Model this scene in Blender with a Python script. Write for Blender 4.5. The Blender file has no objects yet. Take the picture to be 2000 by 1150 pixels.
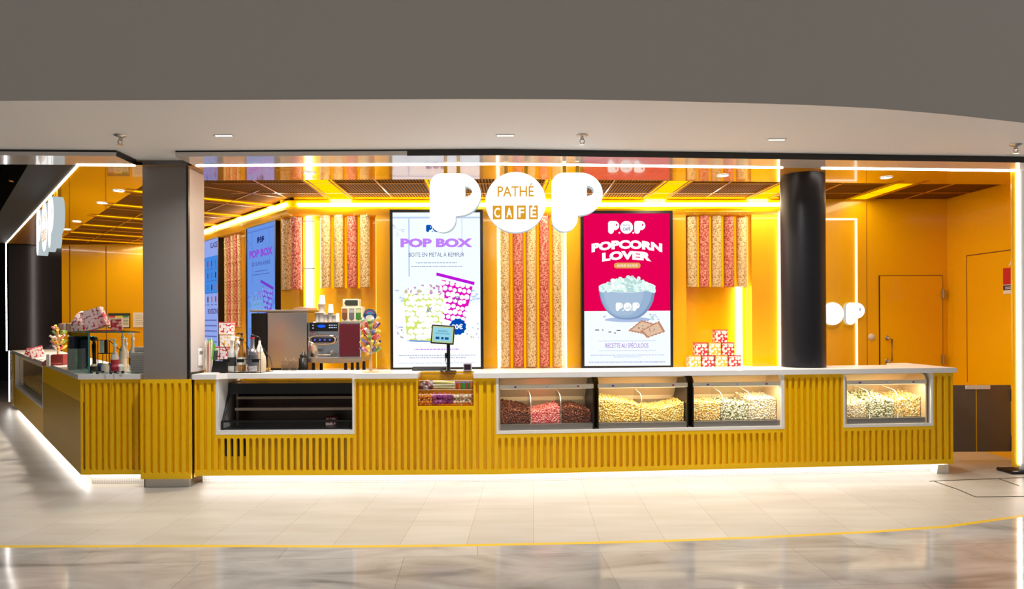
import bpy, bmesh, math, random
import numpy as np
from mathutils import Vector, Matrix
from math import sin, cos, pi, atan2, radians as R

SC = bpy.context.scene
COL = SC.collection
rnd = random.Random(7)

# ------------------------------------------------------------------ camera
FPX, PX, PY, TH = 1333.0, 1000.0, 622.5, math.atan(0.0052)
CAMZ = 1.5
cd = bpy.data.cameras.new('camera'); cam = bpy.data.objects.new('camera', cd); COL.objects.link(cam)
RC, RS = cos(TH), sin(TH)
cam.matrix_world = Matrix(((RC, RS, 0, 0), (0, 0, -1, 0), (-RS, RC, 0, CAMZ), (0, 0, 0, 1)))
cd.sensor_width = 36.0; cd.sensor_fit = 'HORIZONTAL'; cd.lens = FPX / 2000 * 36
cd.shift_x = 0.0; cd.shift_y = (PY - 575) / 2000
cd.clip_end = 200
SC.camera = cam

# ------------------------------------------------------------------ world, exposure
W = bpy.data.worlds.new('hall_ambience'); SC.world = W; W.use_nodes = True
W.node_tree.nodes['Background'].inputs[0].default_value = (0.98, 0.98, 1.0, 1)
W.node_tree.nodes['Background'].inputs[1].default_value = 0.25
SC.view_settings.view_transform = 'Standard'; SC.view_settings.look = 'None'
SC.view_settings.gamma = 1.0; SC.view_settings.use_curve_mapping = False
SC.view_settings.exposure = 0.0
SC.cycles.use_denoising = True
SC.cycles.max_bounces = 10; SC.cycles.transparent_max_bounces = 16
SC.cycles.caustics_reflective = False; SC.cycles.caustics_refractive = False
SC.cycles.sample_clamp_indirect = 4.0

# ------------------------------------------------------------------ picture <-> place
def ray(x, y):
    u = (x - PX) / FPX; v = (PY - y) / FPX
    return (u * RC + v * RS, 1.0, -u * RS + v * RC)
def at(x, y, Y):
    r = ray(x, y); return Vector((r[0] * Y, Y, CAMZ + r[2] * Y))
def atz(x, y, z):
    r = ray(x, y); return at(x, y, (z - CAMZ) / r[2])

class Frame:
    """a vertical plane: local x along it to the right, y away from the viewer, z up"""
    def __init__(self, p, ang):
        self.p = Vector((p[0], p[1])); self.a = ang
        self.M = Matrix.Translation((p[0], p[1], 0)) @ Matrix.Rotation(ang, 4, 'Z')
        self.ex = Vector((cos(ang), sin(ang))); self.ey = Vector((-sin(ang), cos(ang)))
    def hit(self, px, py, d=0.0):
        r = ray(px, py); o = self.p + self.ey * d
        # r0*Y = ox + t ex ; Y = oy + t ey
        t = (r[0] * o.y - o.x) / (self.ex.x - r[0] * self.ex.y)
        Y = o.y + t * self.ex.y
        return t, CAMZ + r[2] * Y
    def s(self, px, d=0.0, py=700): return self.hit(px, py, d)[0]
    def z(self, px, py, d=0.0): return self.hit(px, py, d)[1]
    def at(self, s, d=0.0, z=0.0): return self.M @ Matrix.Translation((s, d, z))

# ------------------------------------------------------------------ materials
def lin(c):
    return tuple(((v / 255) / 12.92 if v / 255 <= .04045 else ((v / 255 + .055) / 1.055) ** 2.4) for v in c)
_mats = {}
def mat(name, rgb, rough=.5, metal=0., coat=0., emit=0., ergb=None, spec=.5, alpha=None):
    if name in _mats: return _mats[name]
    m = bpy.data.materials.new(name); m.use_nodes = True
    b = m.node_tree.nodes['Principled BSDF']; i = b.inputs
    i['Base Color'].default_value = (*lin(rgb), 1); i['Roughness'].default_value = rough
    i['Metallic'].default_value = metal; i['Coat Weight'].default_value = coat; i['Coat Roughness'].default_value = .04
    i['Specular IOR Level'].default_value = spec
    if emit:
        i['Emission Color'].default_value = (*lin(ergb or rgb), 1); i['Emission Strength'].default_value = emit
    _mats[name] = m; return m
def nodes(m): return m.node_tree.nodes, m.node_tree.links, m.node_tree.nodes['Principled BSDF']
def N(m, t, **kw):
    n = m.node_tree.nodes.new(t)
    for k, v in kw.items(): setattr(n, k, v)
    return n
def ramp(m, stops, interp='LINEAR'):
    r = N(m, 'ShaderNodeValToRGB'); e = r.color_ramp; e.interpolation = interp
    while len(e.elements) < len(stops): e.elements.new(.5)
    for el, (p, c) in zip(e.elements, stops): el.position = p; el.color = (*lin(c), 1)
    return r
def noise_bump(m, scale, strength, dist=.01):
    n, l, b = nodes(m); t = N(m, 'ShaderNodeTexCoord'); x = N(m, 'ShaderNodeTexNoise'); x.inputs['Scale'].default_value = scale
    bp = N(m, 'ShaderNodeBump'); bp.inputs['Strength'].default_value = strength; bp.inputs['Distance'].default_value = dist
    l.new(t.outputs['Object'], x.inputs['Vector']); l.new(x.outputs[0], bp.inputs['Height']); l.new(bp.outputs[0], b.inputs['Normal'])
    return m
def glow(name, rgb, strength):
    if name in _mats: return _mats[name]
    m = bpy.data.materials.new(name); m.use_nodes = True; n = m.node_tree.nodes; n.clear()
    e = n.new('ShaderNodeEmission'); o = n.new('ShaderNodeOutputMaterial')
    e.inputs[0].default_value = (*lin(rgb), 1); e.inputs[1].default_value = strength
    m.node_tree.links.new(e.outputs[0], o.inputs[0]); _mats[name] = m; return m
def glass(name, tint=(255, 255, 255), rough=.02, refl=1.0):
    if name in _mats: return _mats[name]
    m = bpy.data.materials.new(name); m.use_nodes = True; n = m.node_tree.nodes; l = m.node_tree.links; n.clear()
    t = n.new('ShaderNodeBsdfTransparent'); g = n.new('ShaderNodeBsdfGlossy'); x = n.new('ShaderNodeMixShader')
    f = n.new('ShaderNodeFresnel'); f.inputs[0].default_value = 1.45; o = n.new('ShaderNodeOutputMaterial')
    t.inputs[0].default_value = (*lin(tint), 1); g.inputs['Roughness'].default_value = rough
    mu = n.new('ShaderNodeMath'); mu.operation = 'MULTIPLY'; mu.inputs[1].default_value = refl
    ge = n.new('ShaderNodeNewGeometry'); inv = n.new('ShaderNodeMath'); inv.operation = 'SUBTRACT'; inv.inputs[0].default_value = 1; m2 = n.new('ShaderNodeMath'); m2.operation = 'MULTIPLY'; m2.use_clamp = True
    l.new(ge.outputs['Backfacing'], inv.inputs[1]); l.new(f.outputs[0], mu.inputs[0]); l.new(mu.outputs[0], m2.inputs[0]); l.new(inv.outputs[0], m2.inputs[1]); l.new(m2.outputs[0], x.inputs[0]); l.new(t.outputs[0], x.inputs[1]); l.new(g.outputs[0], x.inputs[2]); l.new(x.outputs[0], o.inputs[0])
    _mats[name] = m; return m

YEL = (246, 194, 0); WALLY = (244, 181, 0)
M_front = mat('counter_yellow_lacquer', YEL, .34, coat=.1, spec=.3)
M_wall = mat('wall_yellow_laminate', WALLY, .22, coat=.6)
M_ceilgloss = mat('ceiling_gloss_yellow', (238, 165, 0), .12, coat=1.0); nodes(M_ceilgloss)[2].inputs['Coat Roughness'].default_value = .015
M_white = mat('white_solid_surface', (236, 234, 232), .3, coat=.2)
M_whitem = mat('white_metal', (225, 224, 222), .4)
M_black = mat('black_metal', (14, 14, 16), .35)
M_blackp = mat('black_plastic', (10, 10, 12), .3)
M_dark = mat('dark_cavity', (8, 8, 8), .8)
M_steel = mat('brushed_steel', (190, 186, 180), .28, metal=1.)
M_chrome = mat('chrome', (220, 220, 222), .08, metal=1.)
M_plaster = mat('soffit_plaster', (236, 241, 250), .7)
M_fascia = mat('fascia_paint', (212, 202, 188), .8)
M_greypaint = mat('pillar_grey_paint', (132, 125, 121), .5)
M_column = mat('column_anthracite', (22, 20, 24), .38, spec=.4)
M_led = glow('led_white', (255, 250, 246), 16.0)
M_ledb = glow('led_back_wall', (255, 248, 236), 26.0)
M_ledc = glow('led_warm_white', (255, 240, 212), 13.0)
M_glass = glass('clear_glass')
M_acryl = glass('clear_acrylic', (250, 250, 248), .03, .8)
M_glassg = glass('green_edge_glass', (70, 150, 140), .02)
M_wood = mat('pale_wood', (205, 170, 120), .5)

# ------------------------------------------------------------------ mesh building
class MB:
    def __init__(self, M=None): self.v = []; self.f = []; self.mi = []; self.sm = []; self.M = M or Matrix(); self.m = 0; self.s = False
    def _add(self, vs, fs, m=None, s=None):
        o = len(self.v); self.v += [tuple(self.M @ Vector(p)) for p in vs]
        for f in fs:
            self.f.append(tuple(i + o for i in f)); self.mi.append(self.m if m is None else m); self.sm.append(self.s if s is None else s)
        return self
    def box(self, x0, x1, y0, y1, z0, z1, m=None):
        v = [(x, y, z) for z in (z0, z1) for y in (y0, y1) for x in (x0, x1)]
        return self._add(v, [(0, 2, 3, 1), (4, 5, 7, 6), (0, 1, 5, 4), (2, 6, 7, 3), (0, 4, 6, 2), (1, 3, 7, 5)], m, False)
    def rbox(self, x0, x1, y0, y1, z0, z1, r=.01, m=None):
        """box with chamfered vertical and horizontal edges"""
        bm = bmesh.new(); bmesh.ops.create_cube(bm, size=1)
        for v in bm.verts: v.co = Vector((x0 + (v.co.x + .5) * (x1 - x0), y0 + (v.co.y + .5) * (y1 - y0), z0 + (v.co.z + .5) * (z1 - z0)))
        bmesh.ops.bevel(bm, geom=bm.edges[:], offset=min(r, .45 * min(x1 - x0, y1 - y0, z1 - z0)), segments=2, affect='EDGES', profile=.5)
        bm.verts.ensure_lookup_table(); self._add([v.co[:] for v in bm.verts], [[v.index for v in f.verts] for f in bm.faces], m, False); bm.free(); return self
    def quad(self, a, b, c, d, m=None): return self._add([a, b, c, d], [(0, 1, 2, 3)], m)
    def poly(self, pts, m=None): return self._add(pts, [tuple(range(len(pts)))], m)
    def prism(self, pts, a, b, axis='y', m=None, s=False):
        """pts: 2-D outline, extruded from a to b along the axis (other two axes in order)"""
        def P(p, t): return {'y': (p[0], t, p[1]), 'x': (t, p[0], p[1]), 'z': (p[0], p[1], t)}[axis]
        n = len(pts); v = [P(p, a) for p in pts] + [P(p, b) for p in pts]
        self._add(v, [tuple(range(n)), tuple(range(2 * n - 1, n - 1, -1))], m, False)
        return self._add(v, [(i, i + n, (i + 1) % n + n, (i + 1) % n) for i in range(n)], m, s)
    def lathe(self, prof, n=24, c=(0, 0, 0), m=None, s=True, cap=True):
        """prof: (radius, z) from the bottom up"""
        v = []; f = []
        for r, z in prof:
            for i in range(n): t = 2 * pi * i / n; v.append((c[0] + r * cos(t), c[1] + r * sin(t), c[2] + z))
        for k in range(len(prof) - 1):
            for i in range(n): j = (i + 1) % n; f.append((k * n + i, k * n + j, (k + 1) * n + j, (k + 1) * n + i))
        self._add(v, f, m, s)
        if cap:
            k = len(prof) - 1
            self._add(v[:n], [tuple(range(n - 1, -1, -1))], m, False); self._add(v[k * n:], [tuple(range(n))], m, False)
        return self
    def tube(self, pts, r, n=8, m=None, closed=False):
        P = [Vector(p) for p in pts]; v = []; f = []; K = len(P); rr = r if hasattr(r, '__len__') else [r] * K
        for k in range(K):
            a = P[(k - 1) % K] if (closed or k > 0) else P[k]; b = P[(k + 1) % K] if (closed or k < K - 1) else P[k]
            d = (b - a).normalized(); u = d.cross(Vector((0, 0, 1)));
            if u.length < 1e-3: u = d.cross(Vector((0, 1, 0)))
            u.normalize(); w = d.cross(u)
            for i in range(n): t = 2 * pi * i / n; v.append(tuple(P[k] + (u * cos(t) + w * sin(t)) * rr[k]))
        for k in range(K if closed else K - 1):
            for i in range(n): j = (i + 1) % n; q = ((k + 1) % K) * n; f.append((k * n + i, q + i, q + j, k * n + j))
        self._add(v, f, m, True)
        if not closed: self._add(v[:n], [tuple(range(n))], m, False); self._add(v[-n:], [tuple(range(n - 1, -1, -1))], m, False)
        return self
    def ball(self, c, r, m=None, sub=2):
        bm = bmesh.new(); bmesh.ops.create_icosphere(bm, subdivisions=sub, radius=1)
        rr = r if hasattr(r, '__len__') else (r, r, r)
        self._add([(c[0] + v.co.x * rr[0], c[1] + v.co.y * rr[1], c[2] + v.co.z * rr[2]) for v in bm.verts], [[v.index for v in f.verts] for f in bm.faces], m, True); bm.free(); return self
    def flat(self, vf, x, z, y, m=None, depth=None):
        """flat 2-D shape (verts, faces) put upright in the local xz plane, facing -y"""
        v, f = vf; return self._add([(x + p[0], y, z + p[1]) for p in v], f, m, False)
    def seg(self, name):
        self.segs = getattr(self, 'segs', []); self.segs.append((len(self.f), name))
    def build_segments(self, mats, parent):
        S = self.segs + [(len(self.f), None)]
        for (a, nm), (b, _) in zip(S, S[1:]):
            g = MB(); mp = {}
            for f, m in zip(self.f[a:b], self.mi[a:b]):
                for i in f:
                    if i not in mp: mp[i] = len(g.v); g.v.append(self.v[i])
                g.f.append(tuple(mp[i] for i in f)); g.mi.append(m); g.sm.append(False)
            if g.f: g.build(nm, mats, parent)
    def build(self, name, mats, parent=None, M=None):
        me = bpy.data.meshes.new(name); me.from_pydata(self.v, [], self.f)
        for mm in (mats if isinstance(mats, (list, tuple)) else [mats]): me.materials.append(mm)
        me.polygons.foreach_set('material_index', self.mi); me.polygons.foreach_set('use_smooth', self.sm); me.update()
        o = bpy.data.objects.new(name, me); COL.objects.link(o)
        if parent is not None: o.parent = parent
        if M is not None: o.matrix_local = M
        return o

def tag(o, label=None, cat=None, group=None, kind=None):
    if label: o['label'] = label
    if cat: o['category'] = cat
    if group: o['group'] = group
    if kind: o['kind'] = kind
    return o
def thing(name, label, cat, M=None, group=None):
    o = bpy.data.objects.new(name, None); o.empty_display_size = .05; COL.objects.link(o)
    if M is not None: o.matrix_world = M
    return tag(o, label, cat, group)
def structure(name, mb, mats, label=None):
    o = mb.build(name, mats); o['kind'] = 'structure'
    if label: o['label'] = label
    return o
def copy_tree(o, parent=None):
    c = o.copy(); COL.objects.link(c)
    if parent is not None: c.parent = parent; c.matrix_parent_inverse = o.matrix_parent_inverse
    for ch in [q for q in o.children]: copy_tree(ch, c)
    return c
def T(x, y, z, rz=0.0, s=1.0, rx=0.0, ry=0.0):
    return Matrix.Translation((x, y, z)) @ Matrix.Rotation(rz, 4, 'Z') @ Matrix.Rotation(ry, 4, 'Y') @ Matrix.Rotation(rx, 4, 'X') @ Matrix.Scale(s, 4)

# ------------------------------------------------------------------ flat shapes and lettering
def _harvest(cu):
    ob = bpy.data.objects.new('lettering_tmp', cu); COL.objects.link(ob); bpy.context.view_layer.update()
    me = bpy.data.meshes.new_from_object(ob); v = [tuple(p.co) for p in me.vertices]; f = [tuple(p.vertices) for p in me.polygons]
    bpy.data.objects.remove(ob); bpy.data.meshes.remove(me); bpy.data.curves.remove(cu)
    return v, f
_tx = {}
def text(s, h, w=None, bold=0., sx=1., al='C', arc=0.):
    """lettering with capital height h; if w is given it is stretched to that width"""
    k = (s, h, w, bold, sx, al, arc)
    if k in _tx: return _tx[k]
    cu = bpy.data.curves.new('lettering_tmp', 'FONT'); cu.body = s; cu.size = 1; cu.offset = bold; cu.resolution_u = 3; cu.fill_mode = 'FRONT'
    v, f = _harvest(cu)
    a = np.array(v)[:, :2]; x0, x1 = a[:, 0].min(), a[:, 0].max()
    a[:, 0] -= (x0 + x1) / 2; a *= h / .70; a[:, 0] *= sx
    wd = (x1 - x0) * h / .70 * sx
    if w: a[:, 0] *= w / wd; wd = w
    if arc: a[:, 1] += arc * (1 - (2 * a[:, 0] / wd) ** 2)
    if al == 'L': a[:, 0] += wd / 2
    _tx[k] = ([tuple(p) for p in a], f); return _tx[k]
def shape(loops, ext=None):
    """outline loops (holes cut out) -> flat mesh, or a solid of thickness ext centred on 0"""
    cu = bpy.data.curves.new('lettering_tmp', 'CURVE'); cu.dimensions = '2D'; cu.fill_mode = 'BOTH' if ext else 'FRONT'
    if ext: cu.extrude = ext / 2
    for L in loops:
        sp = cu.splines.new('POLY'); sp.points.add(len(L) - 1); sp.use_cyclic_u = True
        for p, q in zip(sp.points, L): p.co = (q[0], q[1], 0, 1)
    v, f = _harvest(cu)
    return (v, f) if ext else ([(p[0], p[1]) for p in v], f)
def arc(cx, cy, rx, ry, a0, a1, n=16):
    return [(cx + rx * cos(R(a0 + (a1 - a0) * i / n)), cy + ry * sin(R(a0 + (a1 - a0) * i / n))) for i in range(n + 1)]
def disc(r, ry=None, n=32): return arc(0, 0, r, ry or r, 0, 360 - 360 / n, n - 1)
def rrect(w, h, r): 
    return arc(w / 2 - r, h / 2 - r, r, r, 0, 90, 5) + arc(-w / 2 + r, h / 2 - r, r, r, 90, 180, 5) + arc(-w / 2 + r, -h / 2 + r, r, r, 180, 270, 5) + arc(w / 2 - r, -h / 2 + r, r, r, 270, 360, 5)
def fat_p(h, x=0., y=0.):
    o = arc(.2, .8, .2, .2, 180, 90, 6) + arc(.49, .64, .38, .36, 90, -82, 16) + [(.44, .27)] + arc(.22, .22, .22, .22, 0, -180, 12)
    hole = arc(.60, .69, .12, .09, 90, -90, 8)
    return [[(x + p[0] * h, y + p[1] * h) for p in L] for L in (o, hole)]
def shift(L, x, y): return [(p[0] + x, p[1] + y) for p in L]
# ------------------------------------------------------------------ plan of the place
A_ = at(378, 929, 6.142); B_ = at(970, 926, 6.137); C_ = at(1861, 905, 6.482)
FM = Frame(A_, atan2(B_.y - A_.y, B_.x - A_.x))            # main counter, left run
FR = Frame(B_, atan2(C_.y - B_.y, C_.x - B_.x))            # main counter, right run
D_ = at(158, 927, 6.212)
FS = Frame(D_, 0.0)                                        # short front of the left counter
FL = Frame(D_, R(-49.74))                                  # left counter, x negative going away
E_ = at(152, 322, 6.088)
FPL = Frame(E_, R(-49.74))                                 # left opening of the portal
W0 = at(580, 400, 7.95); W1 = at(1850, 388, 8.16)
FB = Frame(W0, atan2(W1.y - W0.y, W1.x - W0.x))            # back wall
FBL = Frame(W0, R(-49.74))                                 # left back wall
ZL = 2.893; ZSOF = 2.944; WT = 1.015; WTH = .045; ZB = .102
LM = FM.s(970); LR = FR.s(1861)                            # lengths of the runs
CW = (B_ - A_).length; CE = LR

# ------------------------------------------------------------------ floor
def floor_mats():
    m = mat('limestone_tiles', (182, 178, 170), .38); n, l, b = nodes(m)
    t = N(m, 'ShaderNodeTexCoord'); mp = N(m, 'ShaderNodeMapping'); mp.inputs['Rotation'].default_value = (0, 0, R(90 + 1.7))
    br = N(m, 'ShaderNodeTexBrick'); br.offset = .5; br.inputs['Scale'].default_value = 1; br.inputs['Mortar Size'].default_value = .0016
    br.inputs['Brick Width'].default_value = .9; br.inputs['Row Height'].default_value = .445; br.inputs['Mortar Smooth'].default_value = .2
    br.inputs['Color1'].default_value = (*lin((190, 186, 178)), 1); br.inputs['Color2'].default_value = (*lin((182, 178, 170)), 1); br.inputs['Mortar'].default_value = (*lin((140, 130, 112)), 1)
    l.new(t.outputs['Object'], mp.inputs['Vector']); l.new(mp.outputs[0], br.inputs['Vector'])
    no = N(m, 'ShaderNodeTexNoise'); no.inputs['Scale'].default_value = 1.0; no.inputs['Detail'].default_value = 6
    mp2 = N(m, 'ShaderNodeMapping'); mp2.inputs['Scale'].default_value = (1.2, 6, 1); l.new(t.outputs['Object'], mp2.inputs['Vector']); l.new(mp2.outputs[0], no.inputs['Vector'])
    r = ramp(m, [(.3, (196, 186, 168)), (.7, (255, 255, 255))]); l.new(no.outputs[0], r.inputs[0])
    mx = N(m, 'ShaderNodeMix'); mx.data_type = 'RGBA'; mx.blend_type = 'MULTIPLY'; mx.inputs[0].default_value = .35
    l.new(br.outputs[0], mx.inputs[6]); l.new(r.outputs[0], mx.inputs[7]); l.new(mx.outputs[2], b.inputs['Base Color'])
    p = mat('polished_marble', (190, 184, 176), .09); n, l, b = nodes(p)
    t = N(p, 'ShaderNodeTexCoord'); no = N(p, 'ShaderNodeTexNoise'); no.inputs['Scale'].default_value = 1.5; no.inputs['Detail'].default_value = 9; no.inputs['Distortion'].default_value = 1.6
    mp = N(p, 'ShaderNodeMapping'); mp.inputs['Rotation'].default_value = (0, 0, R(38)); mp.inputs['Scale'].default_value = (.7, 2.0, 1)
    l.new(t.outputs['Object'], mp.inputs['Vector']); l.new(mp.outputs[0], no.inputs['Vector'])
    r = ramp(p, [(.28, (134, 131, 127)), (.42, (168, 165, 161)), (.55, (184, 181, 177)), (.75, (198, 195, 192))]); l.new(no.outputs[0], r.inputs[0])
    br = N(p, 'ShaderNodeTexBrick'); br.offset = .37; br.inputs['Scale'].default_value = 1; br.inputs['Mortar Size'].default_value = .0014; br.inputs['Brick Width'].default_value = 1.25; br.inputs['Row Height'].default_value = .62
    mp3 = N(p, 'ShaderNodeMapping'); mp3.inputs['Rotation'].default_value = (0, 0, R(-3)); l.new(t.outputs['Object'], mp3.inputs['Vector']); l.new(mp3.outputs[0], br.inputs['Vector'])
    br.inputs['Color1'].default_value = (1, 1, 1, 1); br.inputs['Color2'].default_value = (.86, .85, .84, 1); br.inputs['Mortar'].default_value = (.45, .43, .4, 1)
    mx = N(p, 'ShaderNodeMix'); mx.data_type = 'RGBA'; mx.blend_type = 'MULTIPLY'; mx.inputs[0].default_value = 1
    l.new(r.outputs[0], mx.inputs[6]); l.new(br.outputs[0], mx.inputs[7]); l.new(mx.outputs[2], b.inputs['Base Color'])
    return m, p
M_tile, M_marble = floor_mats()
line_px = [(-900, 1067), (0, 1067), (400, 1066), (700, 1067), (850, 1065.5), (1000, 1063), (1150, 1060), (1300, 1056), (1500, 1048.5), (1700, 1038.5), (1850, 1028), (2000, 1007), (2200, 975)]
lp = [atz(x, y, 0) for x, y in line_px]
near = [(p.x, p.y - .022) for p in lp]; far = [(p.x, p.y + .022) for p in lp]
mb = MB()
far2 = [(p[0], p[1]) for p in far]
mb.poly([(x, y, 0) for x, y in far2] + [(12, 18, 0), (-20, 18, 0), (-20, far2[0][1], 0)], 0)
mb.poly([(x, y, 0) for x, y in reversed(near)] + [(-20, near[0][1], 0), (-20, -6, 0), (12, -6, 0)], 1)
structure('floor', mb, [M_tile, M_marble])
mb = MB()
for i in range(len(lp) - 1): mb.quad((*near[i], .0), (*near[i + 1], .0), (*far[i + 1], .0), (*far[i], .0))
structure('trim_floor', mb, mat('yellow_inlay', (214, 176, 30), .4), 'yellow curved inlay strip between the matt tiles and the polished marble')
# dark outline of the access hatch
M_joint = mat('hatch_joint', (74, 66, 52), .7)
mb = MB()
for pa in ([(1815, 940), (1822, 939), (1950, 934), (1990, 948)], [(1826, 940), (1870, 955), (1905, 970), (2010, 969)], [(1950, 934), (2010, 932)]):
    q = [atz(x, y, .002) for x, y in pa]
    for a, b in zip(q, q[1:]):
        d = (b - a).normalized(); nrm = Vector((-d.y, d.x, 0)) * .007
        mb.quad(tuple(a - nrm), tuple(b - nrm), tuple(b + nrm), tuple(a + nrm))
tag(mb.build('floor_hatch', M_joint), 'dark jointed outline of an access hatch in the tiles at the right', 'floor hatch')

# ------------------------------------------------------------------ soffit and fascia of the hall
edge_px = [(-1200, 200), (-500, 198), (0, 197), (300, 195.5), (600, 194.5), (900, 193.5), (1100, 194), (1250, 196), (1400, 200), (1500, 202.5), (1600, 206), (1700, 211), (1800, 219), (1860, 224.5), (1920, 231), (2000, 240), (2120, 257), (2300, 290)]
ep = [atz(x, y, ZSOF) for x, y in edge_px]
mb = MB(); mb.poly([(p.x, p.y, ZSOF) for p in reversed(ep)] + [(-14, ep[0].y, ZSOF), (-14, E_.y - .30, ZSOF), (E_.x - .3, E_.y - .30, ZSOF), (A_.x, A_.y + .35, ZSOF), (12, A_.y + 1.6, ZSOF), (12, ep[-1].y, ZSOF)])
structure('ceiling_soffit', mb, M_plaster)
mb = MB(); mb.s = True
for a, b in zip(ep, ep[1:]): mb.quad((a.x, a.y, ZSOF), (b.x, b.y, ZSOF), (b.x, b.y, 6.0), (a.x, a.y, 6.0))
structure('wall_fascia', mb, M_fascia)

# ------------------------------------------------------------------ portal: header ring, led lines, interior ceilings
def off(fr, s, d): p = fr.p + fr.ex * s + fr.ey * d; return (p.x, p.y)
def meet(f1, d1, f2, d2):
    p = f1.p + f1.ey * d1; q = f2.p + f2.ey * d2
    t = ((q.x - p.x) * f2.ex.y - (q.y - p.y) * f2.ex.x) / (f1.ex.x * f2.ex.y - f1.ex.y * f2.ex.x)
    r = p + f1.ex * t; return (r.x, r.y)
FPF = Frame((E_.x, E_.y), atan2(A_.y - E_.y, A_.x - E_.x)) # front-left of the portal, corner to the grey pillar
SFAR = -7.95                                               # far end of the left opening
RJ = FR.s(1989)                                            # right jamb
def header(dist, left=None):
    first = off(FPF, left, dist) if left is not None else off(FPL, SFAR, dist)
    return [first, meet(FPL, dist, FPF, dist) if left is None else (E_.x, E_.y + dist), (A_.x, A_.y + dist), meet(FM, dist, FR, dist), off(FR, RJ + .6, dist)]
inn = header(.0)
M_header = mat('portal_gloss_panel', (214, 208, 204), .1, coat=.6, spec=.6)
M_headerdark = mat('portal_dark_panel', (30, 24, 10), .6, spec=.1)
def pieces(dist):
    """front header, left piece and right run, open at the grey pillar"""
    l = [off(FPF, -5.5, dist), off(FPF, FPF.s(266, 0, 315), dist)]
    r = [off(FM, FM.s(379, 0, 315), dist), off(FM, FM.s(795, -.34, 312), dist), meet(FM, dist, FR, dist), off(FR, RJ + .6, dist)]
    return l, r
mb = MB()
for A1, B1 in zip(pieces(-.34), pieces(0)):
    for i in range(len(A1) - 1): mb.quad((*A1[i], ZL), (*B1[i], ZL), (*B1[i + 1], ZL), (*A1[i + 1], ZL))
structure('trim_portal', mb, M_header)
mb = MB(); cut = meet(FPL, -.34, FPF, 0)
mb.poly([(*off(FPL, SFAR, -.34), ZL), (*off(FPL, SFAR, 0), ZL), (E_.x, E_.y, ZL), (*cut, ZL)])
mb.quad((*off(FPL, SFAR, -.34), ZL), (*cut, ZL), (*cut, ZSOF + .4), (*off(FPL, SFAR, -.34), ZSOF + .4))
structure('trim_portal_left', mb, M_headerdark)
mb = MB(); zg = ZSOF + .02
for k, (A1, B1) in enumerate(zip(pieces(-.34), pieces(0))):
    for i in range(len(A1) - 1):
        a, b = A1[i], A1[i + 1]; hd = (i == 0); zm = ZL - .004 if not hd else ZSOF - (.014 if k else .018)
        mb.quad((*a, zm), (*b, zm), (*b, zg), (*a, zg), 0)
        if hd: mb.quad((*a, ZL), (*b, ZL), (*b, zm), (*a, zm), 1)
        mb.quad((*a, ZL + .03), (*b, ZL + .03), (*B1[i + 1], ZL + .03), (*B1[i], ZL + .03), 0)
    mb.quad((*A1[0], ZL), (*B1[0], ZL), (*B1[0], zg), (*A1[0], zg), 0); mb.quad((*A1[-1], ZL), (*B1[-1], ZL), (*B1[-1], zg), (*A1[-1], zg), 0)
structure('trim_shadow_gap', mb, [M_black, M_header])

def led(name, label, pts, w=.016, h=.008, m=None, group='led lines along the edges of the kiosk'):
    """a slim light profile swept along points, square section"""
    mb = MB()
    P = [Vector(p) for p in pts]
    for a, b in zip(P, P[1:]):
        d = (b - a).normalized(); u = d.cross(Vector((0, 0, 1)))
        if u.length < .01: u = Vector((1, 0, 0))
        u = u.normalized() * w / 2; n = d.cross(u).normalized() * h / 2; e = d * w * .45
        v = [a - e + u + n, a - e - u + n, a - e - u - n, a - e + u - n, b + e + u + n, b + e - u + n, b + e - u - n, b + e + u - n]
        mb._add([tuple(q) for q in v], [(0, 1, 2, 3), (7, 6, 5, 4), (0, 4, 5, 1), (1, 5, 6, 2), (2, 6, 7, 3), (3, 7, 4, 0)])
    return tag(mb.build(name, m or M_led), label, 'light strip', group)
zl = ZL - .005
led('led_strip', 'white led line slanting along the left opening of the portal', [(*off(FPL, SFAR, 0), zl), (E_.x, E_.y, zl)])
pa = off(FPF, FPF.s(262, 0, 322), 0)
led('led_strip', 'short white led line overhead between the left corner and the grey pillar', [(E_.x, E_.y, zl), (*pa, zl)])
led('led_strip', 'long white led line overhead from grey pillar to black column', [(*off(FM, FM.s(385, 0, 322), 0), zl), (*off(FM, CW, 0), zl), (*off(FR, FR.s(1527, 0, 325), 0), zl)])
led('led_strip', 'white led line overhead from black column to the right jamb', [(*off(FR, FR.s(1606, 0, 325), 0), zl), (*off(FR, RJ, 0), zl)])
led('led_strip', 'vertical white led line down the right jamb by the service gate', [(*off(FR, RJ, -.01), zl), (*off(FR, RJ, -.01), .09)])
led('led_strip', 'vertical white led line at the far end of the left opening, upper length', [(*off(FPL, SFAR, 0), zl), (*off(FPL, SFAR, 0), .98)])
led('led_strip', 'vertical white led line on the yellow post at the far left, down to the floor', [(*off(FPL, SFAR + .25, .02), .98), (*off(FPL, SFAR + .25, .02), .1)])

# right jamb, yellow inside and pale outside
mb = MB(FR.at(RJ, 0, 0)); mb.box(-.055, -.012, .0, .02, .06, ZL, 0); mb.box(.012, .5, -.0, .02, 0, ZL, 1); mb.box(-.012, .012, .006, .02, .06, ZL, 0)
structure('wall_right_jamb', mb, [M_wall, M_whitem])
mb = MB(FR.at(RJ, 0, 0)); mb.rbox(-.12, .06, -.06, .14, 0, .03, .01)
tag(mb.build('door_foot_plate', M_black), 'small black plate on the floor at the foot of the right jamb', 'floor plate')

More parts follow.
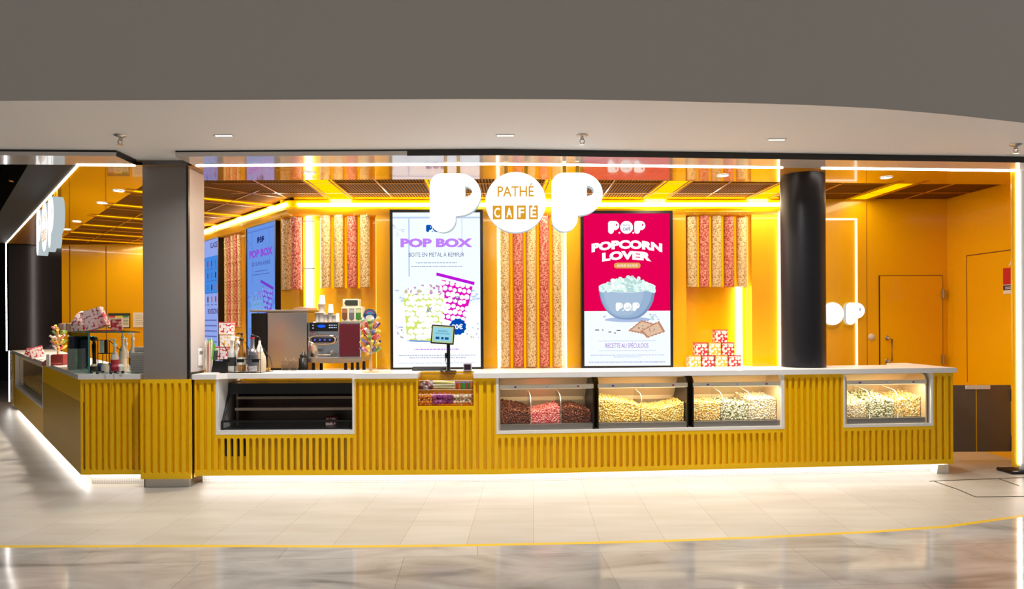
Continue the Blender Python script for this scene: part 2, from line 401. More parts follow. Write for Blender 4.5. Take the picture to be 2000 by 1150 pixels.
# interior gloss border of the ceiling, then the slat ceiling behind it
BD = .66
FBD = header(BD)[1:4]
bi = [off(FPL, SFAR, BD), meet(FPL, BD, FPF, BD), (A_.x, A_.y + BD), meet(FM, BD, FR, BD), off(FR, RJ + .6, BD)]
mb = MB()
for i in range(4): mb.quad((*inn[i], ZL + .001), (*bi[i], ZL + .001), (*bi[i + 1], ZL + .001), (*inn[i + 1], ZL + .001))
structure('ceiling_border', mb, M_ceilgloss)
def slat_mat(name, ang):
    m = mat(name, (120, 66, 0), .85, spec=.06); n, l, b = nodes(m)
    t = N(m, 'ShaderNodeTexCoord'); mp = N(m, 'ShaderNodeMapping'); mp.inputs['Rotation'].default_value = (0, 0, ang); w = N(m, 'ShaderNodeTexWave'); w.bands_direction = 'X'; w.wave_profile = 'SAW'
    w.inputs['Scale'].default_value = 2 * pi / (20 * .032)
    l.new(t.outputs['Object'], mp.inputs['Vector']); l.new(mp.outputs[0], w.inputs['Vector'])
    r = ramp(m, [(.0, (48, 28, 0)), (.45, (58, 34, 0)), (.5, (138, 88, 0)), (1., (132, 82, 0))], 'CONSTANT'); l.new(w.outputs[0], r.inputs[0]); l.new(r.outputs[0], b.inputs['Base Color'])
    return m
M_slat = slat_mat('slat_ceiling_amber', 0.0); M_slatl = slat_mat('slat_ceiling_amber_left', R(49.74))
wc = off(FB, 0, 0)
wend = off(FB, FB.s(1850, 0, 388) + .35, .02)
mb = MB(); mb.poly([(*bi[1], ZL + .012), (*wc, ZL + .012), (*wend, ZL + .012), (*bi[4], ZL + .012), (*bi[3], ZL + .012), (*bi[2], ZL + .012)], 0)
wl = off(FBL, -6.6, 0)
mb.poly([(*bi[0], ZL + .012), (*wl, ZL + .012), (*wc, ZL + .012), (*bi[1], ZL + .012)], 1)
structure('ceiling', mb, [M_slat, M_slatl])
# pale grid of the ceiling panels
M_grid = mat('ceiling_grid_amber', (214, 140, 20), .35, coat=.5)
mb = MB()
def bar(p, q, w=.012, z=ZL + .004):
    a = Vector((*p, z)); b = Vector((*q, z)); d = (b - a).normalized(); n = Vector((-d.y, d.x, 0)) * w / 2
    v = [a - n, b - n, b + n, a + n]; mb._add([tuple(x) for x in v] + [(x.x, x.y, z + .012) for x in v], [(3, 2, 1, 0), (4, 5, 6, 7), (0, 1, 5, 4), (1, 2, 6, 5), (2, 3, 7, 6), (3, 0, 4, 7)])
for k in range(-3, 7):
    x = -1.37 + 1.21 * k
    yb = FB.p.y + (x - FB.p.x) * math.tan(FB.a)
    if x > -2.6: bar((x, 6.80), (x, yb))
    else: bar((x, 6.80), (x, 6.80 + max(.05, (x + 3.6) * .6)))
for dy in (.42, .95): bar(off(FB, -.6, -dy), off(FB, 8.2, -dy))
bar(bi[1], wc)
for k in range(1, 6):
    bar(off(FBL, -1.21 * k + .4, 0), off(FBL, -1.21 * k + .4, -1.75))
for dy in (.55, 1.15): bar(off(FBL, .3, -dy), off(FBL, -6.5, -dy))
bar(bi[1], bi[2]); bar(bi[2], bi[3]); bar(bi[3], bi[4]); bar(bi[0], bi[1])
structure('trim_ceiling', mb, M_grid)

# amber light bands in the slat ceiling: a lit trough behind slats
M_band = glow('amber_light_band', (255, 205, 0), 1.25); M_bandf = mat('amber_slat', (176, 110, 0), .6, spec=.2)
def band(label, fr, s, d0, d1, w=.30, grp='amber light bands in the slat ceiling', en=16):
    t = thing('ceiling_light_band', label, 'ceiling light', fr.at(s, 0, ZL), grp)
    mb = MB(); mb.box(-w / 2, w / 2, d0, d1, .006, .011); mb.build('diffuser', M_band, t)
    mb = MB()
    for k in (-.5, -.36, .38, .5): mb.box(k * w - .006, k * w + .006, d0, d1, -.002, .012)
    mb.build('slat', M_bandf, t)
    ld = bpy.data.lights.new('band_lamp', 'AREA'); ld.shape = 'RECTANGLE'; ld.size = w * .8; ld.size_y = abs(d1 - d0) * .9; ld.energy = en; ld.color = (1, .84, .52)
    lo = bpy.data.objects.new('band_lamp', ld); COL.objects.link(lo); lo.parent = t; lo.location = (0, (d0 + d1) / 2, -.008)
    return t
for k, nm in enumerate(('leftmost amber light band in the front ceiling, left of the sign', 'amber light band in the ceiling behind the sign letter at its left', 'amber light band in the ceiling behind the round middle of the sign',
                        'amber light band in the ceiling right of the hanging sign', 'amber light band in the ceiling just left of the black column', 'amber light band in the ceiling above the yellow service door')):
    x = -1.97 + 1.215 * k
    band(nm, FB, (x - FB.p.x), -1.14, -.02, en=16 if k < 5 else 5)
for k in range(6):
    s = -.55 - 1.1 * k
    nm = ('nearest the back corner', 'second from the back corner', 'third from the back corner', 'fourth from the back corner', 'fifth from the back corner', 'farthest from the back corner')[k]
    band('amber light band in the left wing ceiling, ' + nm, FBL, s, -1.68, -.02, .22, 'amber light bands in the left wing ceiling', 9)

# downlights in the gloss border
def downlight(label, px, py, grp='recessed downlights in the gloss ceiling', power=170):
    p = atz(px, py, ZL); t = thing('downlight', label, 'downlight', Matrix.Translation((p.x, p.y, ZL)), grp)
    mb = MB(); mb.lathe([(.062, 0), (.062, -.006), (.05, -.008)], 20, cap=False); mb.build('rim', M_whitem, t)
    mb = MB(); mb.lathe([(.052, -.004), (.0505, -.007)], 20); mb.build('lens', glow('downlight_lens', (255, 240, 220), 6), t)
    ld = bpy.data.lights.new('downlight_lamp', 'SPOT'); ld.energy = power; ld.spot_size = R(110); ld.spot_blend = .6; ld.shadow_soft_size = .05; ld.color = (1, .9, .76)
    lo = bpy.data.objects.new('downlight_lamp', ld); COL.objects.link(lo); lo.parent = t; lo.location = (0, 0, -.02)
for px, py, nm in ((604, 337, 'downlight over the coffee machine, left of the sign'), (1412, 342, 'downlight over the caramel popcorn, right of the sign'), (1731, 346, 'downlight right of the black column'),
                   (232, 372, 'downlight in the left wing nearest the grey pillar'), (200, 396, 'second downlight in the left wing from the grey pillar'), (150, 432, 'third downlight in the left wing from the grey pillar'), (130, 447.5, 'farthest downlight in the left wing')):
    downlight(nm, px, py, power=70 if px > 1700 else 170)

# slots of light, sprinklers in the soffit
for px, py, nm in ((437, 264, 'thin light slot in the white soffit above the coffee machine'), (987, 263.5, 'thin light slot in the white soffit above the hanging sign'), (1517, 271.5, 'thin light slot in the white soffit above the black column')):
    p = atz(px, py, ZSOF); t = thing('soffit_light', nm, 'ceiling light', Matrix.Translation((p.x, p.y, ZSOF)), 'light slots in the soffit')
    mb = MB(); mb.box(-.075, .075, -.02, .02, -.006, 0); mb.build('frame', M_whitem, t)
    mb = MB()
    for k in range(5): mb.box(-.062 + .026 * k, -.042 + .026 * k, -.008, .008, -.009, -.005)
    mb.build('lens', glow('slot_lens', (255, 255, 250), 4), t)
    ld = bpy.data.lights.new('slot_lamp', 'AREA'); ld.shape = 'RECTANGLE'; ld.size = .14; ld.size_y = .03; ld.energy = 30; ld.color = (1, .98, .97); ld.spread = R(150)
    lo = bpy.data.objects.new('slot_lamp', ld); COL.objects.link(lo); lo.parent = t; lo.location = (0, 0, -.012)
for px, py, nm in ((235, 264, 'sprinkler head in the soffit above the left wing'), (1137, 263.5, 'sprinkler head in the soffit above the right letter of the sign'), (1984, 282, 'sprinkler head in the soffit at the far right')):
    p = atz(px, py, ZSOF); t = thing('sprinkler', nm, 'sprinkler', Matrix.Translation((p.x, p.y, ZSOF)), 'sprinkler heads in the soffit')
    mb = MB(); mb.lathe([(.012, -.02), (.045, -.004), (.046, 0)], 18, cap=True); mb.build('escutcheon', M_steel, t)
    mb = MB(); mb.lathe([(.012, -.045), (.012, -.016)], 10)
    for a in (0, pi): mb.tube([(.012 * cos(a), 0, -.03), (.02 * cos(a), 0, -.05), (.006 * cos(a), 0, -.072)], .004, 6)
    mb.build('head', M_steel, t)
    mb = MB(); mb.lathe([(.022, -.076), (.022, -.072)], 14); mb.build('deflector', M_steel, t)

# ------------------------------------------------------------------ pillars
pl0, pl1 = at(279.5, 600, 6.15), at(366.5, 600, 6.15)
mb = MB(); mb.box(pl0.x, pl1.x, 6.15, 6.47, 0, ZSOF)
pil = structure('pillar', mb, M_greypaint, 'square grey pillar clad in yellow fluted panels at its base')
mb = MB(); mb.box(pl1.x + .001, pl1.x + .012, 6.175, 6.465, 1.03, ZL - .02); mb.build('side_lit_face', mat('pillar_side_lit_tone', (186, 180, 181), .45), pil)['label'] = 'inner side of the pillar, lit tone in its colour'  # the pillar's own side face, interior light put into its paler colour
mb = MB(); mb.box(pl1.x - .004, pl1.x + .014, 6.143, 6.172, 0.975, ZL - .001); mb.build('corner_strip', M_black, pil)['label'] = 'dark edge strip of the pillar'
sw = thing('light_switch', 'white switch plate on the side of the grey pillar', 'switch', Matrix.Translation((pl1.x + .012, 6.36, 1.16)))
mb = MB(); mb.rbox(0, .01, -.045, .045, -.08, .08, .004); mb.build('plate', M_white, sw)
mb = MB(); mb.box(.009, .014, -.03, .03, .03, .055); mb.build('label_strip', mat('switch_grey', (120, 120, 118), .5), sw)
mb = MB(); mb.rbox(.008, .013, -.03, .03, -.06, .0, .003); mb.build('rocker', M_whitem, sw)

cpx0, cpx1 = 1527, 1609
rY = 6.72; ca, cb = at(cpx0, 500, rY), at(cpx1, 500, rY); rc = (cb.x - ca.x) / 2
mb = MB(); mb.lathe([(rc, .14), (rc, ZL)], 48, ((ca.x + cb.x) / 2, rY, 0))
structure('column', mb, M_column, 'round anthracite column standing through the counter')

# ------------------------------------------------------------------ walls
zt = ZL + .012
s1522 = FB.s(1522, -.12, 500)
def niche_px(a, b): return (FB.s(a, -.12, 500), FB.s(b, -.12, 500))
N1 = (.10, niche_px(0, 735)[1]); N2 = niche_px(971, 1106); N3 = niche_px(1340, 1468)
zn3 = FB.z(1400, 563, -.12); zntop = FB.z(1400, 412, -.12)
mb = MB(FB.M)
def plate(x0, x1, z0=0., z1=zt, y0=-.12, y1=.05): mb.box(x0, x1, y0, y1, z0, z1)
plate(N1[1], N2[0]); plate(N2[1], N3[0]); plate(N3[1], s1522)
for n in (N1, N2, N3): mb.box(n[0], n[1], .03, .05, 0, zt)          # backs of the niches
for n in (N1, N2, N3): plate(n[0], n[1], zntop if n is not N1 else zntop, zt)
plate(N1[0] - .1, N1[0], zntop, zt)
mb.box(-.2, N1[0], .03, .05, 0, zt)
structure('wall_back', mb, M_wall)
mb = MB(FB.M); e1 = FB.s(1850, 0, 500)
mb.box(s1522, e1 + .02, .0, .05, 0, zt)
structure('wall_back_right', mb, M_wall)
mb = MB(FBL.M); mb.box(-6.6, -.28, -.0, .05, 0, zt); mb.box(-.28, 0.1, .03, .05, 0, zt)
structure('wall_back_left', mb, M_wall)
mb = MB(FB.at(e1, 0, 0)); mb.box(0, .06, -1.9, .0, 0, zt)
structure('wall_right', mb, M_wall)
YE = 12.5
xm = at(121, 600, YE).x; xl = at(-20, 600, YE).x; xr = at(345, 600, YE).x
mb = MB(); mb.box(xm, xr, YE, YE + .06, 0, zt); structure('wall_end', mb, M_wall)
M_mirror = mat('dark_mirror_glass', (62, 56, 54), .25, metal=.55)
mb = MB(); mb.box(xl + .35, xm, YE + .0, YE + .05, .9, zt); structure('window_end', mb, M_mirror, 'dark mirroring glass pane at the far end of the left wing')
mb = MB(); mb.box(-20, 12, 17.4, 17.5, 0, 8); mb.box(-16.1, -16, -5, 17.5, 0, 8); mb.box(-16, 12, 6.9, 17.5, 6, 6.1); structure('wall_hall', mb, mat('dark_hall', (26, 22, 22), .6))
# thin panel joints
M_jn = mat('panel_joint', (120, 66, 0), .6)
mb = MB()
def joint(fr, px, py0, py1, d, w=.006):
    s, z0 = fr.hit(px, py1, d); z1 = fr.z(px, py0, d); g = MB(fr.M); g.box(s - w / 2, s + w / 2, d - .002, d + .004, z0, z1); mb._add(g.v, g.f)
joint(FB, 1694, 395, 722, 0); 
for px in (136, 207): 
    p = at(px, 480, YE); q = at(px, 715, YE); mb.box(p.x - .008, p.x + .008, YE - .003, YE, q.z, p.z)
for s in (-.9,): 
    g = MB(FB.at(e1, 0, 0)); g.box(-.004, .0, -.34, -.334, .75, 2.2); g.box(-.004, 0, -.34 - .95, -.334, 2.19, 2.2); mb._add(g.v, g.f)
structure('trim_joints', mb, M_jn)

# led along the top of the back wall with a rounded yellow cove below
zc = FB.z(1000, 399, -.15)
led('led_strip', 'white led line along the top of the back wall', [(*off(FB, .06, -.17), zc), (*off(FB, s1522 + .01, -.17), zc)], .024, .02, M_ledb)
led('led_strip', 'upright white led line on the back wall just left of the black column', [(*off(FB, s1522, -.14), zc - .012), (*off(FB, s1522, -.14), .95)], .024, .02, glow('led_edge', (255, 250, 240), 6.0))
led('led_strip', 'slanting white led line along the top of the left back wall', [(*off(FBL, -5.8, -.17), zc), (*off(FBL, .1, -.17), zc)], .024, .02, M_ledb)
mb = MB()
for fr, s0, s1 in ((FB, -.07, s1522), (FBL, -6.2, .07)):
    pr = [(.0, zc + .05), (-.135, zc + .05), (-.15, zc - .015)] + [(-.075 - .085 * cos(R(a)), zc - .03 - .10 * sin(R(a))) for a in range(0, 91, 15)] + [(.0, zc - .13)]
    g = MB(fr.M); g.prism(pr, s0, s1, 'x', s=False); mb._add(g.v, g.f)
structure('trim_cove', mb, M_wall)
# slim light line on the right back wall
sA, zA = FB.hit(1672, 428, -.012); sB, _ = FB.hit(1612, 428, -.012)
M_led2 = glow('led_soft', (255, 226, 196), 1.6)
led('led_strip', 'slim light line turning a corner on the wall right of the black column', [(*off(FB, sB - .6, -.012), zA), (*off(FB, sA, -.012), zA), (*off(FB, sA, -.012), .8)], .02, .02, M_led2)

# niche leds, and glow strips added in the tube gaps
M_ledy = glow('led_amber_soft', (255, 206, 80), 1.5)
def niche_led(label, s, z0, z1, d=-.02, w=.03, m=None):
    led('led_strip', label, [(*off(FB, s, d), z0), (*off(FB, s, d), z1)], w, w, m or M_ledc, 'upright led lines in the popcorn niches')
niche_led('bright upright led line in the back corner beside the coffee machine', FB.s(604, -.03, 550), .95, zntop - .02, -.03, .055)
niche_led('upright led line at the right edge of the four-tube niche', N1[1] - .012, .95, zntop - .02, -.03, .02, M_ledy)
niche_led('thin upright led line left of the five tall tubes', N2[0] + .01, .92, zntop, -.085, .016)
niche_led('thin upright led line right of the five tall tubes', N2[1] - .01, .92, zntop, -.085, .016)
M_gapglow = glow('niche_gap_glow', (255, 168, 0), 1.4)  # emissive strips added to brighten the tube gaps, standing for the lit niche back
od = ('first', 'second', 'third', 'fourth', 'fifth')
for pxs, zb, nm in (((649.5, 675.5, 701), zn3 + .035, 'tubes above the coffee machine'), ((999, 1025, 1051, 1076), .94, 'tall tubes between the two screens'), ((1364, 1388, 1412, 1437), zn3 + .035, 'tubes above the pyramid of cartons')):
    for i, px in enumerate(pxs):
        s = FB.s(px, .0, 550); led('led_strip', 'added glow strip between the %s and %s of the ' % (od[i], od[i + 1]) + nm, [(*off(FB, s, .018), zb), (*off(FB, s, .018), zntop - .02)], .022, .016, M_gapglow, 'added glow strips behind the tubes')
niche_led('bright upright led line behind the pyramid of cartons', FB.s(1444, 0, 600), .95, zn3 - .0, .0, .05)
niche_led('thin upright led line right of the five hanging tubes at the right', N3[1] - .012, .95, zntop, .0, .02, M_ledy)
# ------------------------------------------------------------------ counter cladding
def fluted(mb, x0, x1, z0, z1, mb_=.042, mt=.032, pitch=.0587, w=.029, dep=.027, back=None, n=None):
    """sheet with upright round-ended slots; back(i, n) gives the material slot of a groove's back"""
    n = n or max(1, round((x1 - x0) / pitch)); p = (x1 - x0) / n; r = w / 2; S = 6
    zb, zt_ = z0 + mb_ + r, z1 - mt - r
    mb.box(x0, x1, dep + .003, dep + .03, z0, z1, 0)
    for i in range(n):
        a, b = x0 + p * i, x0 + p * (i + 1); c = (a + b) / 2
        mb.quad((a, 0, z0), (c - r, 0, z0), (c - r, 0, z1), (a, 0, z1), 0); mb.quad((c + r, 0, z0), (b, 0, z0), (b, 0, z1), (c + r, 0, z1), 0)
        top = [(c - r * cos(pi * k / S), zt_ + r * sin(pi * k / S)) for k in range(S + 1)]
        bot = [(c + r * cos(pi * k / S), zb - r * sin(pi * k / S)) for k in range(S + 1)]
        for k in range(S):
            (xa, za), (xb, zb_) = top[k], top[k + 1]; mb.quad((xa, 0, za), (xb, 0, zb_), (xb, 0, z1), (xa, 0, z1), 0)
            (xa, za), (xb, zb_) = bot[k], bot[k + 1]; mb.quad((xb, 0, z0), (xa, 0, z0), (xa, 0, za), (xb, 0, zb_), 0)
        ol = top + bot; m_ = len(ol)
        vs = [(x, 0, z) for x, z in ol] + [(x, dep, z) for x, z in ol]
        mb._add(vs, [(k, (k + 1) % m_, (k + 1) % m_ + m_, k + m_) for k in range(m_)], 0, False)
        bk = back(i, n) if back else 0
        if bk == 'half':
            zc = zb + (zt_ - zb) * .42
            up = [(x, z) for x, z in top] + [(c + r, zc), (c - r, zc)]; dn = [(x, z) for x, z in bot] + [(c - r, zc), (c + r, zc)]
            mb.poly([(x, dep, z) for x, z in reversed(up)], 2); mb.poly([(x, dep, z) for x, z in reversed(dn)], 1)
        else: mb.poly([(x, dep, z) for x, z in reversed(ol)], bk)
    # returned edges
    for (xa, xb) in ((x0, x0), (x1, x1)): mb.quad((xa, 0, z0), (xa, .03, z0), (xa, .03, z1), (xa, 0, z1), 0)
    mb.quad((x0, 0, z0), (x1, 0, z0), (x1, .03, z0), (x0, .03, z0), 0); mb.quad((x0, 0, z1), (x1, 0, z1), (x1, .03, z1), (x0, .03, z1), 0)

M_perf = mat('perforated_yellow', YEL, .4); n, l, b = nodes(M_perf)
t = N(M_perf, 'ShaderNodeTexCoord'); mp = N(M_perf, 'ShaderNodeMapping'); mp.inputs['Scale'].default_value = (1, 0, 1); v = N(M_perf, 'ShaderNodeTexVoronoi'); v.inputs['Scale'].default_value = 110; v.inputs['Randomness'].default_value = 0
r = ramp(M_perf, [(0, (20, 14, 2)), (.36, (20, 14, 2)), (.40, YEL)]); l.new(t.outputs['Object'], mp.inputs[0]); l.new(mp.outputs[0], v.inputs['Vector']); l.new(v.outputs['Distance'], r.inputs[0]); l.new(r.outputs[0], b.inputs['Base Color'])
M_perfw = mat('perforated_white', (222, 218, 214), .4); n, l, b = nodes(M_perfw)
t = N(M_perfw, 'ShaderNodeTexCoord'); v = N(M_perfw, 'ShaderNodeTexVoronoi'); v.inputs['Scale'].default_value = 60; v.inputs['Randomness'].default_value = 0
mp = N(M_perfw, 'ShaderNodeMapping'); mp.inputs['Scale'].default_value = (1, 0, 1)
r = ramp(M_perfw, [(0, (176, 173, 170)), (.26, (176, 173, 170)), (.3, (224, 220, 216))]); l.new(t.outputs['Object'], mp.inputs[0]); l.new(mp.outputs[0], v.inputs['Vector']); l.new(v.outputs['Distance'], r.inputs[0]); l.new(r.outputs[0], b.inputs['Base Color'])
PL = .15                                                   # the plinth stands back this far
ZC = WT - WTH                                              # underside of the worktop
M_floorled = glow('led_floor', (255, 252, 248), 15.0)
def plinth(t, x0, x1, ledw=True):
    mb = MB(); mb.box(x0, x1, PL, PL + .02, 0, ZB + .02); mb.build('plinth', M_perfw, t)['label'] = 'perforated white plinth'
    if ledw:
        mb = MB(); mb.box(x0 + .01, x1 - .01, .075, .095, ZB - .008, ZB + .004); mb.build('led_strip', M_floorled, t)['label'] = 'white led line under the front panel'
        mb = MB(); mb.box(x0, x1, .03, PL + .02, ZB + .004, ZB + .016); mb.build('soffit_board', M_whitem, t)

# --- bakery counter (left run)
def fx(px, d=0): return FM.s(px, d, 800)
t = thing('counter', 'yellow fluted counter unit around the black bakery showcase', 'counter', FM.at(0, 0, 0), 'yellow fluted counter units')
x0, xa, xb = fx(380), fx(421.5), fx(692.5); zr = FM.z(560, 848); zr2 = FM.z(560, 842)
mb = MB(); fluted(mb, x0, xa, ZB, ZC); mb.build('front_panel', [M_front], t)
mb = MB(); fluted(mb, xa, xb, ZB, zr, back=lambda i, n: 'half' if 1 <= i <= 4 else (0 if i in (0, n - 1) else 1), n=22); mb.build('vent_panel', [M_front, M_perf, M_dark], t)['label'] = 'fluted panel with perforated vent slots'
mb = MB(); mb.box(xa, xb, -.002, .5, zr, zr2 + .006); mb.box(xa, xa + .022, -.002, .5, zr2 + .006, ZC); mb.box(xb - .02, xb, -.002, .5, zr2 + .006, ZC); mb.build('recess_frame', M_white, t)['label'] = 'white frame of the showcase recess'
mb = MB(); mb.box(xa + .022, xb - .02, .5, .52, zr2, ZC); mb.build('back_panel', M_wall, t)
mb = MB(); mb.box(x0, x0 + .02, .03, .55, ZB, ZC); mb.box(x0 + .02, xb, .55, .57, ZB, ZC); mb.build('carcass', M_front, t)
plinth(t, x0, xb)
# --- candy counter
y0, ya, yb, y1 = fx(692.5), fx(816), fx(925), CW
zk = FM.z(870, 793)
t2 = thing('counter', 'yellow fluted counter unit holding the clear sweet trays', 'counter', FM.at(0, 0, 0), 'yellow fluted counter units')
mb = MB(); fluted(mb, y0, ya, ZB, ZC); fluted(mb, yb, y1, ZB, ZC); fluted(mb, ya, yb, ZB, zk); mb.build('front_panel', [M_front], t2)
mb = MB(); mb.box(ya, yb, .212, .222, zk, WT - .0); mb.box(ya - .012, ya, .03, .222, zk, ZC); mb.box(yb, yb + .012, .03, .222, zk, ZC); mb.box(ya, yb, .03, .222, zk - .012, zk); mb.build('tray_recess', M_wall, t2)
mb = MB(); mb.box(y0, y1, .57, .59, ZB, ZC); mb.build('carcass', M_front, t2)
plinth(t2, y0, y1)
# --- popcorn counter (right run)
def gx(px, d=0): return FR.s(px, d, 800)
z0_, z1_, z2_ = 0, gx(1531), gx(1533)
q0, q1, q2, q3, q4 = 0.0, gx(1532), gx(1647), gx(1822.5), CE
zp = FR.z(1250, 842.5); zp2 = zp + .026; zp4 = FR.z(1735, 833); 
t3 = thing('counter', 'long yellow fluted counter unit under the three popcorn showcases', 'counter', FR.at(0, 0, 0), 'yellow fluted counter units')
mb = MB(); fluted(mb, q0, q1, ZB, zp); mb.build('front_panel', [M_front], t3)
mb = MB(); mb.box(q0, q1, -.003, .46, zp, zp2); mb.box(q0, q0 + .022, -.003, .46, zp2, ZC); mb.box(q1 - .03, q1, -.003, .46, zp2, ZC); mb.build('recess_frame', M_white, t3)['label'] = 'white frame of the popcorn recess'
mb = MB(); mb.box(q0, q1, .57, .59, ZB, ZC); mb.build('carcass', M_front, t3)
plinth(t3, q0, q1)
t4 = thing('counter', 'yellow fluted counter unit at the right end around the single popcorn showcase', 'counter', FR.at(0, 0, 0), 'yellow fluted counter units')
mb = MB(); fluted(mb, q1, q2, ZB, ZC); fluted(mb, q3, q4, ZB, ZC); fluted(mb, q2, q3, ZB, zp4); mb.build('front_panel', [M_front], t4)
zp5 = zp4 + .026
mb = MB(); mb.box(q2, q3, -.003, .46, zp4, zp5); mb.box(q2, q2 + .02, -.003, .46, zp5, ZC); mb.box(q3 - .02, q3, -.003, .46, zp5, ZC); mb.build('recess_frame', M_white, t4)['label'] = 'white frame of the end popcorn recess'
mb = MB(); mb.box(q1, q4, .57, .59, ZB, ZC); mb.box(q4 - .02, q4, .03, .57, ZB, ZC); mb.build('carcass', M_front, t4)
plinth(t4, q1, q4 - .02)
mb = MB(); mb.prism([(q4 - .13, 0), (q4 - .01, 0), (q4 - .01, .085), (q4 - .115, .085)], .05, .17, 'y'); mb.build('foot', M_white, t4)['label'] = 'white end foot'

# --- worktops
def worktop(name, label, poly, z1=WT, z0=None):
    mb = MB(); mb.prism(poly, (z0 if z0 is not None else z1 - WTH), z1, 'z'); return tag(mb.build(name, M_white), label, 'worktop')
def P(fr, s, d): return off(fr, s, d)
DT = .44
worktop('worktop', 'white worktop above the black bakery showcase', [P(FM, x0 - .01, -.02), P(FM, xa + .015, -.02), P(FM, xa + .085, .055), P(FM, xb - .0, .055), P(FM, xb, DT), P(FM, x0 - .01, DT)])
mB = meet(FM, -.025, FR, -.025); mD = meet(FM, DT, FR, DT)
sr = FR.s(1767, .7, 711)
worktop('worktop', 'long white worktop of the main counter, notched for the sweet trays', [P(FM, xb + .001, -.025), P(FM, ya, -.025), P(FM, ya, .22), P(FM, yb, .22), P(FM, yb, -.025), mB, P(FR, q4 + .02, -.025), P(FR, q4 + .02, .70), P(FR, q4 - .2, .70), P(FR, q4 - .2, DT), mD, P(FM, xb + .001, DT)])

# --- left wing counter
t5 = thing('counter', 'yellow counter unit between the left corner and the grey pillar', 'counter', FS.at(0, 0, 0), 'yellow fluted counter units')
w1 = FS.s(278)
mb = MB(); fluted(mb, 0, w1, ZB, ZC, pitch=.0585); mb.build('front_panel', [M_front], t5)
mb = MB(); mb.box(.05, w1, .08, .1, 0, ZB + .02); mb.build('plinth', M_perfw, t5)
mb = MB(); mb.box(.02, w1, .045, .06, ZB - .008, ZB + .004); mb.build('led_strip', M_floorled, t5)
t6 = thing('counter', 'long yellow side counter running back along the left opening', 'counter', FL.at(0, 0, 0), 'yellow fluted counter units')
LEN = -6.9
ra, rb = FL.s(84, 0, 780), FL.s(30, 0, 740); zq = FL.z(84, 799); 
zband = FL.z(157, 785)
mb = MB()
mb.box(ra, 0, 0, .03, zband, ZC, 0); mb.box(LEN, rb, 0, .03, ZB, ZC, 0); mb.box(rb, ra, 0, .03, ZB, zq, 0)
mb.box(LEN, -.7, .57, .59, ZB, ZC, 0); mb.build('front_panel', [M_front], t6)
mb = MB(); mb.box(ra + .004, -.002, 0, .03, ZB, zband - .004, 0); mb.build('vent_panel', M_perf, t6)['label'] = 'perforated lower panel'
mb = MB(); mb.box(rb, ra, -.004, .45, zq, zq + .03); mb.box(ra - .03, ra, -.004, .45, zq + .03, ZC); mb.box(rb, rb + .03, -.004, .45, zq + .03, ZC); mb.build('recess_frame', M_white, t6)
mb = MB(); mb.box(LEN, -.02, .12, .14, 0, ZB + .02); mb.build('plinth', M_perfw, t6)
mb = MB(); mb.box(LEN, -.03, .06, .085, ZB - .008, ZB + .004); mb.build('led_strip', M_floorled, t6)
worktop('worktop', 'white worktop of the left wing, turning the corner to the grey pillar', [P(FL, LEN, -.02), meet(FL, -.02, FS, -.02), P(FS, w1 + .0, -.02), P(FS, w1, .5), meet(FL, .55, FS, .5), P(FL, LEN, .55)])
mb = MB(FL.at(LEN, 0, 0)); mb.box(-.3, -.005, -.01, .4, .1, 1.0); structure('wall_left_post', mb, M_wall)

# --- pillar cladding (belongs to the pillar)
FP = Frame(at(273.5, 700, 6.118), 0); pw = FP.s(371.5)
mb = MB(FP.M); fluted(mb, 0, pw, .08, FP.z(320, 741.5), n=7, mb_=.05, mt=.03, pitch=.06)
mb.box(pw - .012, pw, .03, .3, .08, .965, 0); mb.box(0, .012, .03, .3, .08, .965, 0)
mb.build('cladding', [M_front], pil)['label'] = 'yellow fluted cladding at the base of the pillar'
a = at(284.5, 900, 6.155); b = at(370, 900, 6.155)
mb = MB(); mb.box(a.x, b.x, 6.148, 6.42, 0, .085); mb.build('foot', M_steel, pil)['label'] = 'brushed steel foot'

# --- low service gate at the right and doors
YG = 7.02
g0, g1, g2 = at(1858, 800, YG), at(1907.5, 800, YG), at(1975, 800, YG)
zt0, zb0 = at(1920, 752, YG).z, at(1920, 882, YG).z
t = thing('service_gate', 'low stainless service gate between the counter end and the right jamb', 'gate', Matrix.Translation((g0.x, YG, 0)))
M_gate = mat('gate_steel', (112, 106, 102), .36, metal=.4)
ox = g0.x
mb = MB(); mb.rbox(0, g1.x - ox - .006, 0, .035, zb0, zt0, .004); mb.build('leaf', M_gate, t)
mb = MB(); mb.rbox(g1.x - ox + .006, g2.x - ox, 0, .035, zb0, zt0, .004); mb.build('leaf', M_gate, t)
mb = MB(); mb.box(g1.x - ox - .006, g1.x - ox + .006, .005, .03, zb0, zt0); mb.build('edge_strip', M_front, t)
pa, pb = at(1885, 760, YG), at(1933, 760, YG)
mb = MB(); mb.rbox(pa.x - ox, pb.x - ox, -.012, .0, at(1900, 760, YG).z, at(1900, 752.5, YG).z, .003); mb.build('latch_plate', M_white, t)['label'] = 'white latch plate'
for ya_ in ((760, 783), (850, 880)):
    mb = MB(); za, zb_ = at(1977, ya_[1], YG).z, at(1977, ya_[0], YG).z
    mb.rbox(g2.x - ox - .012, g2.x - ox + .028, -.02, .03, za, zb_, .004); mb.tube([(g2.x - ox + .018, -.024, za), (g2.x - ox + .018, -.024, zb_)], .01, 10)
    mb.build('hinge', M_chrome if ya_[0] == 760 else M_chrome, t)
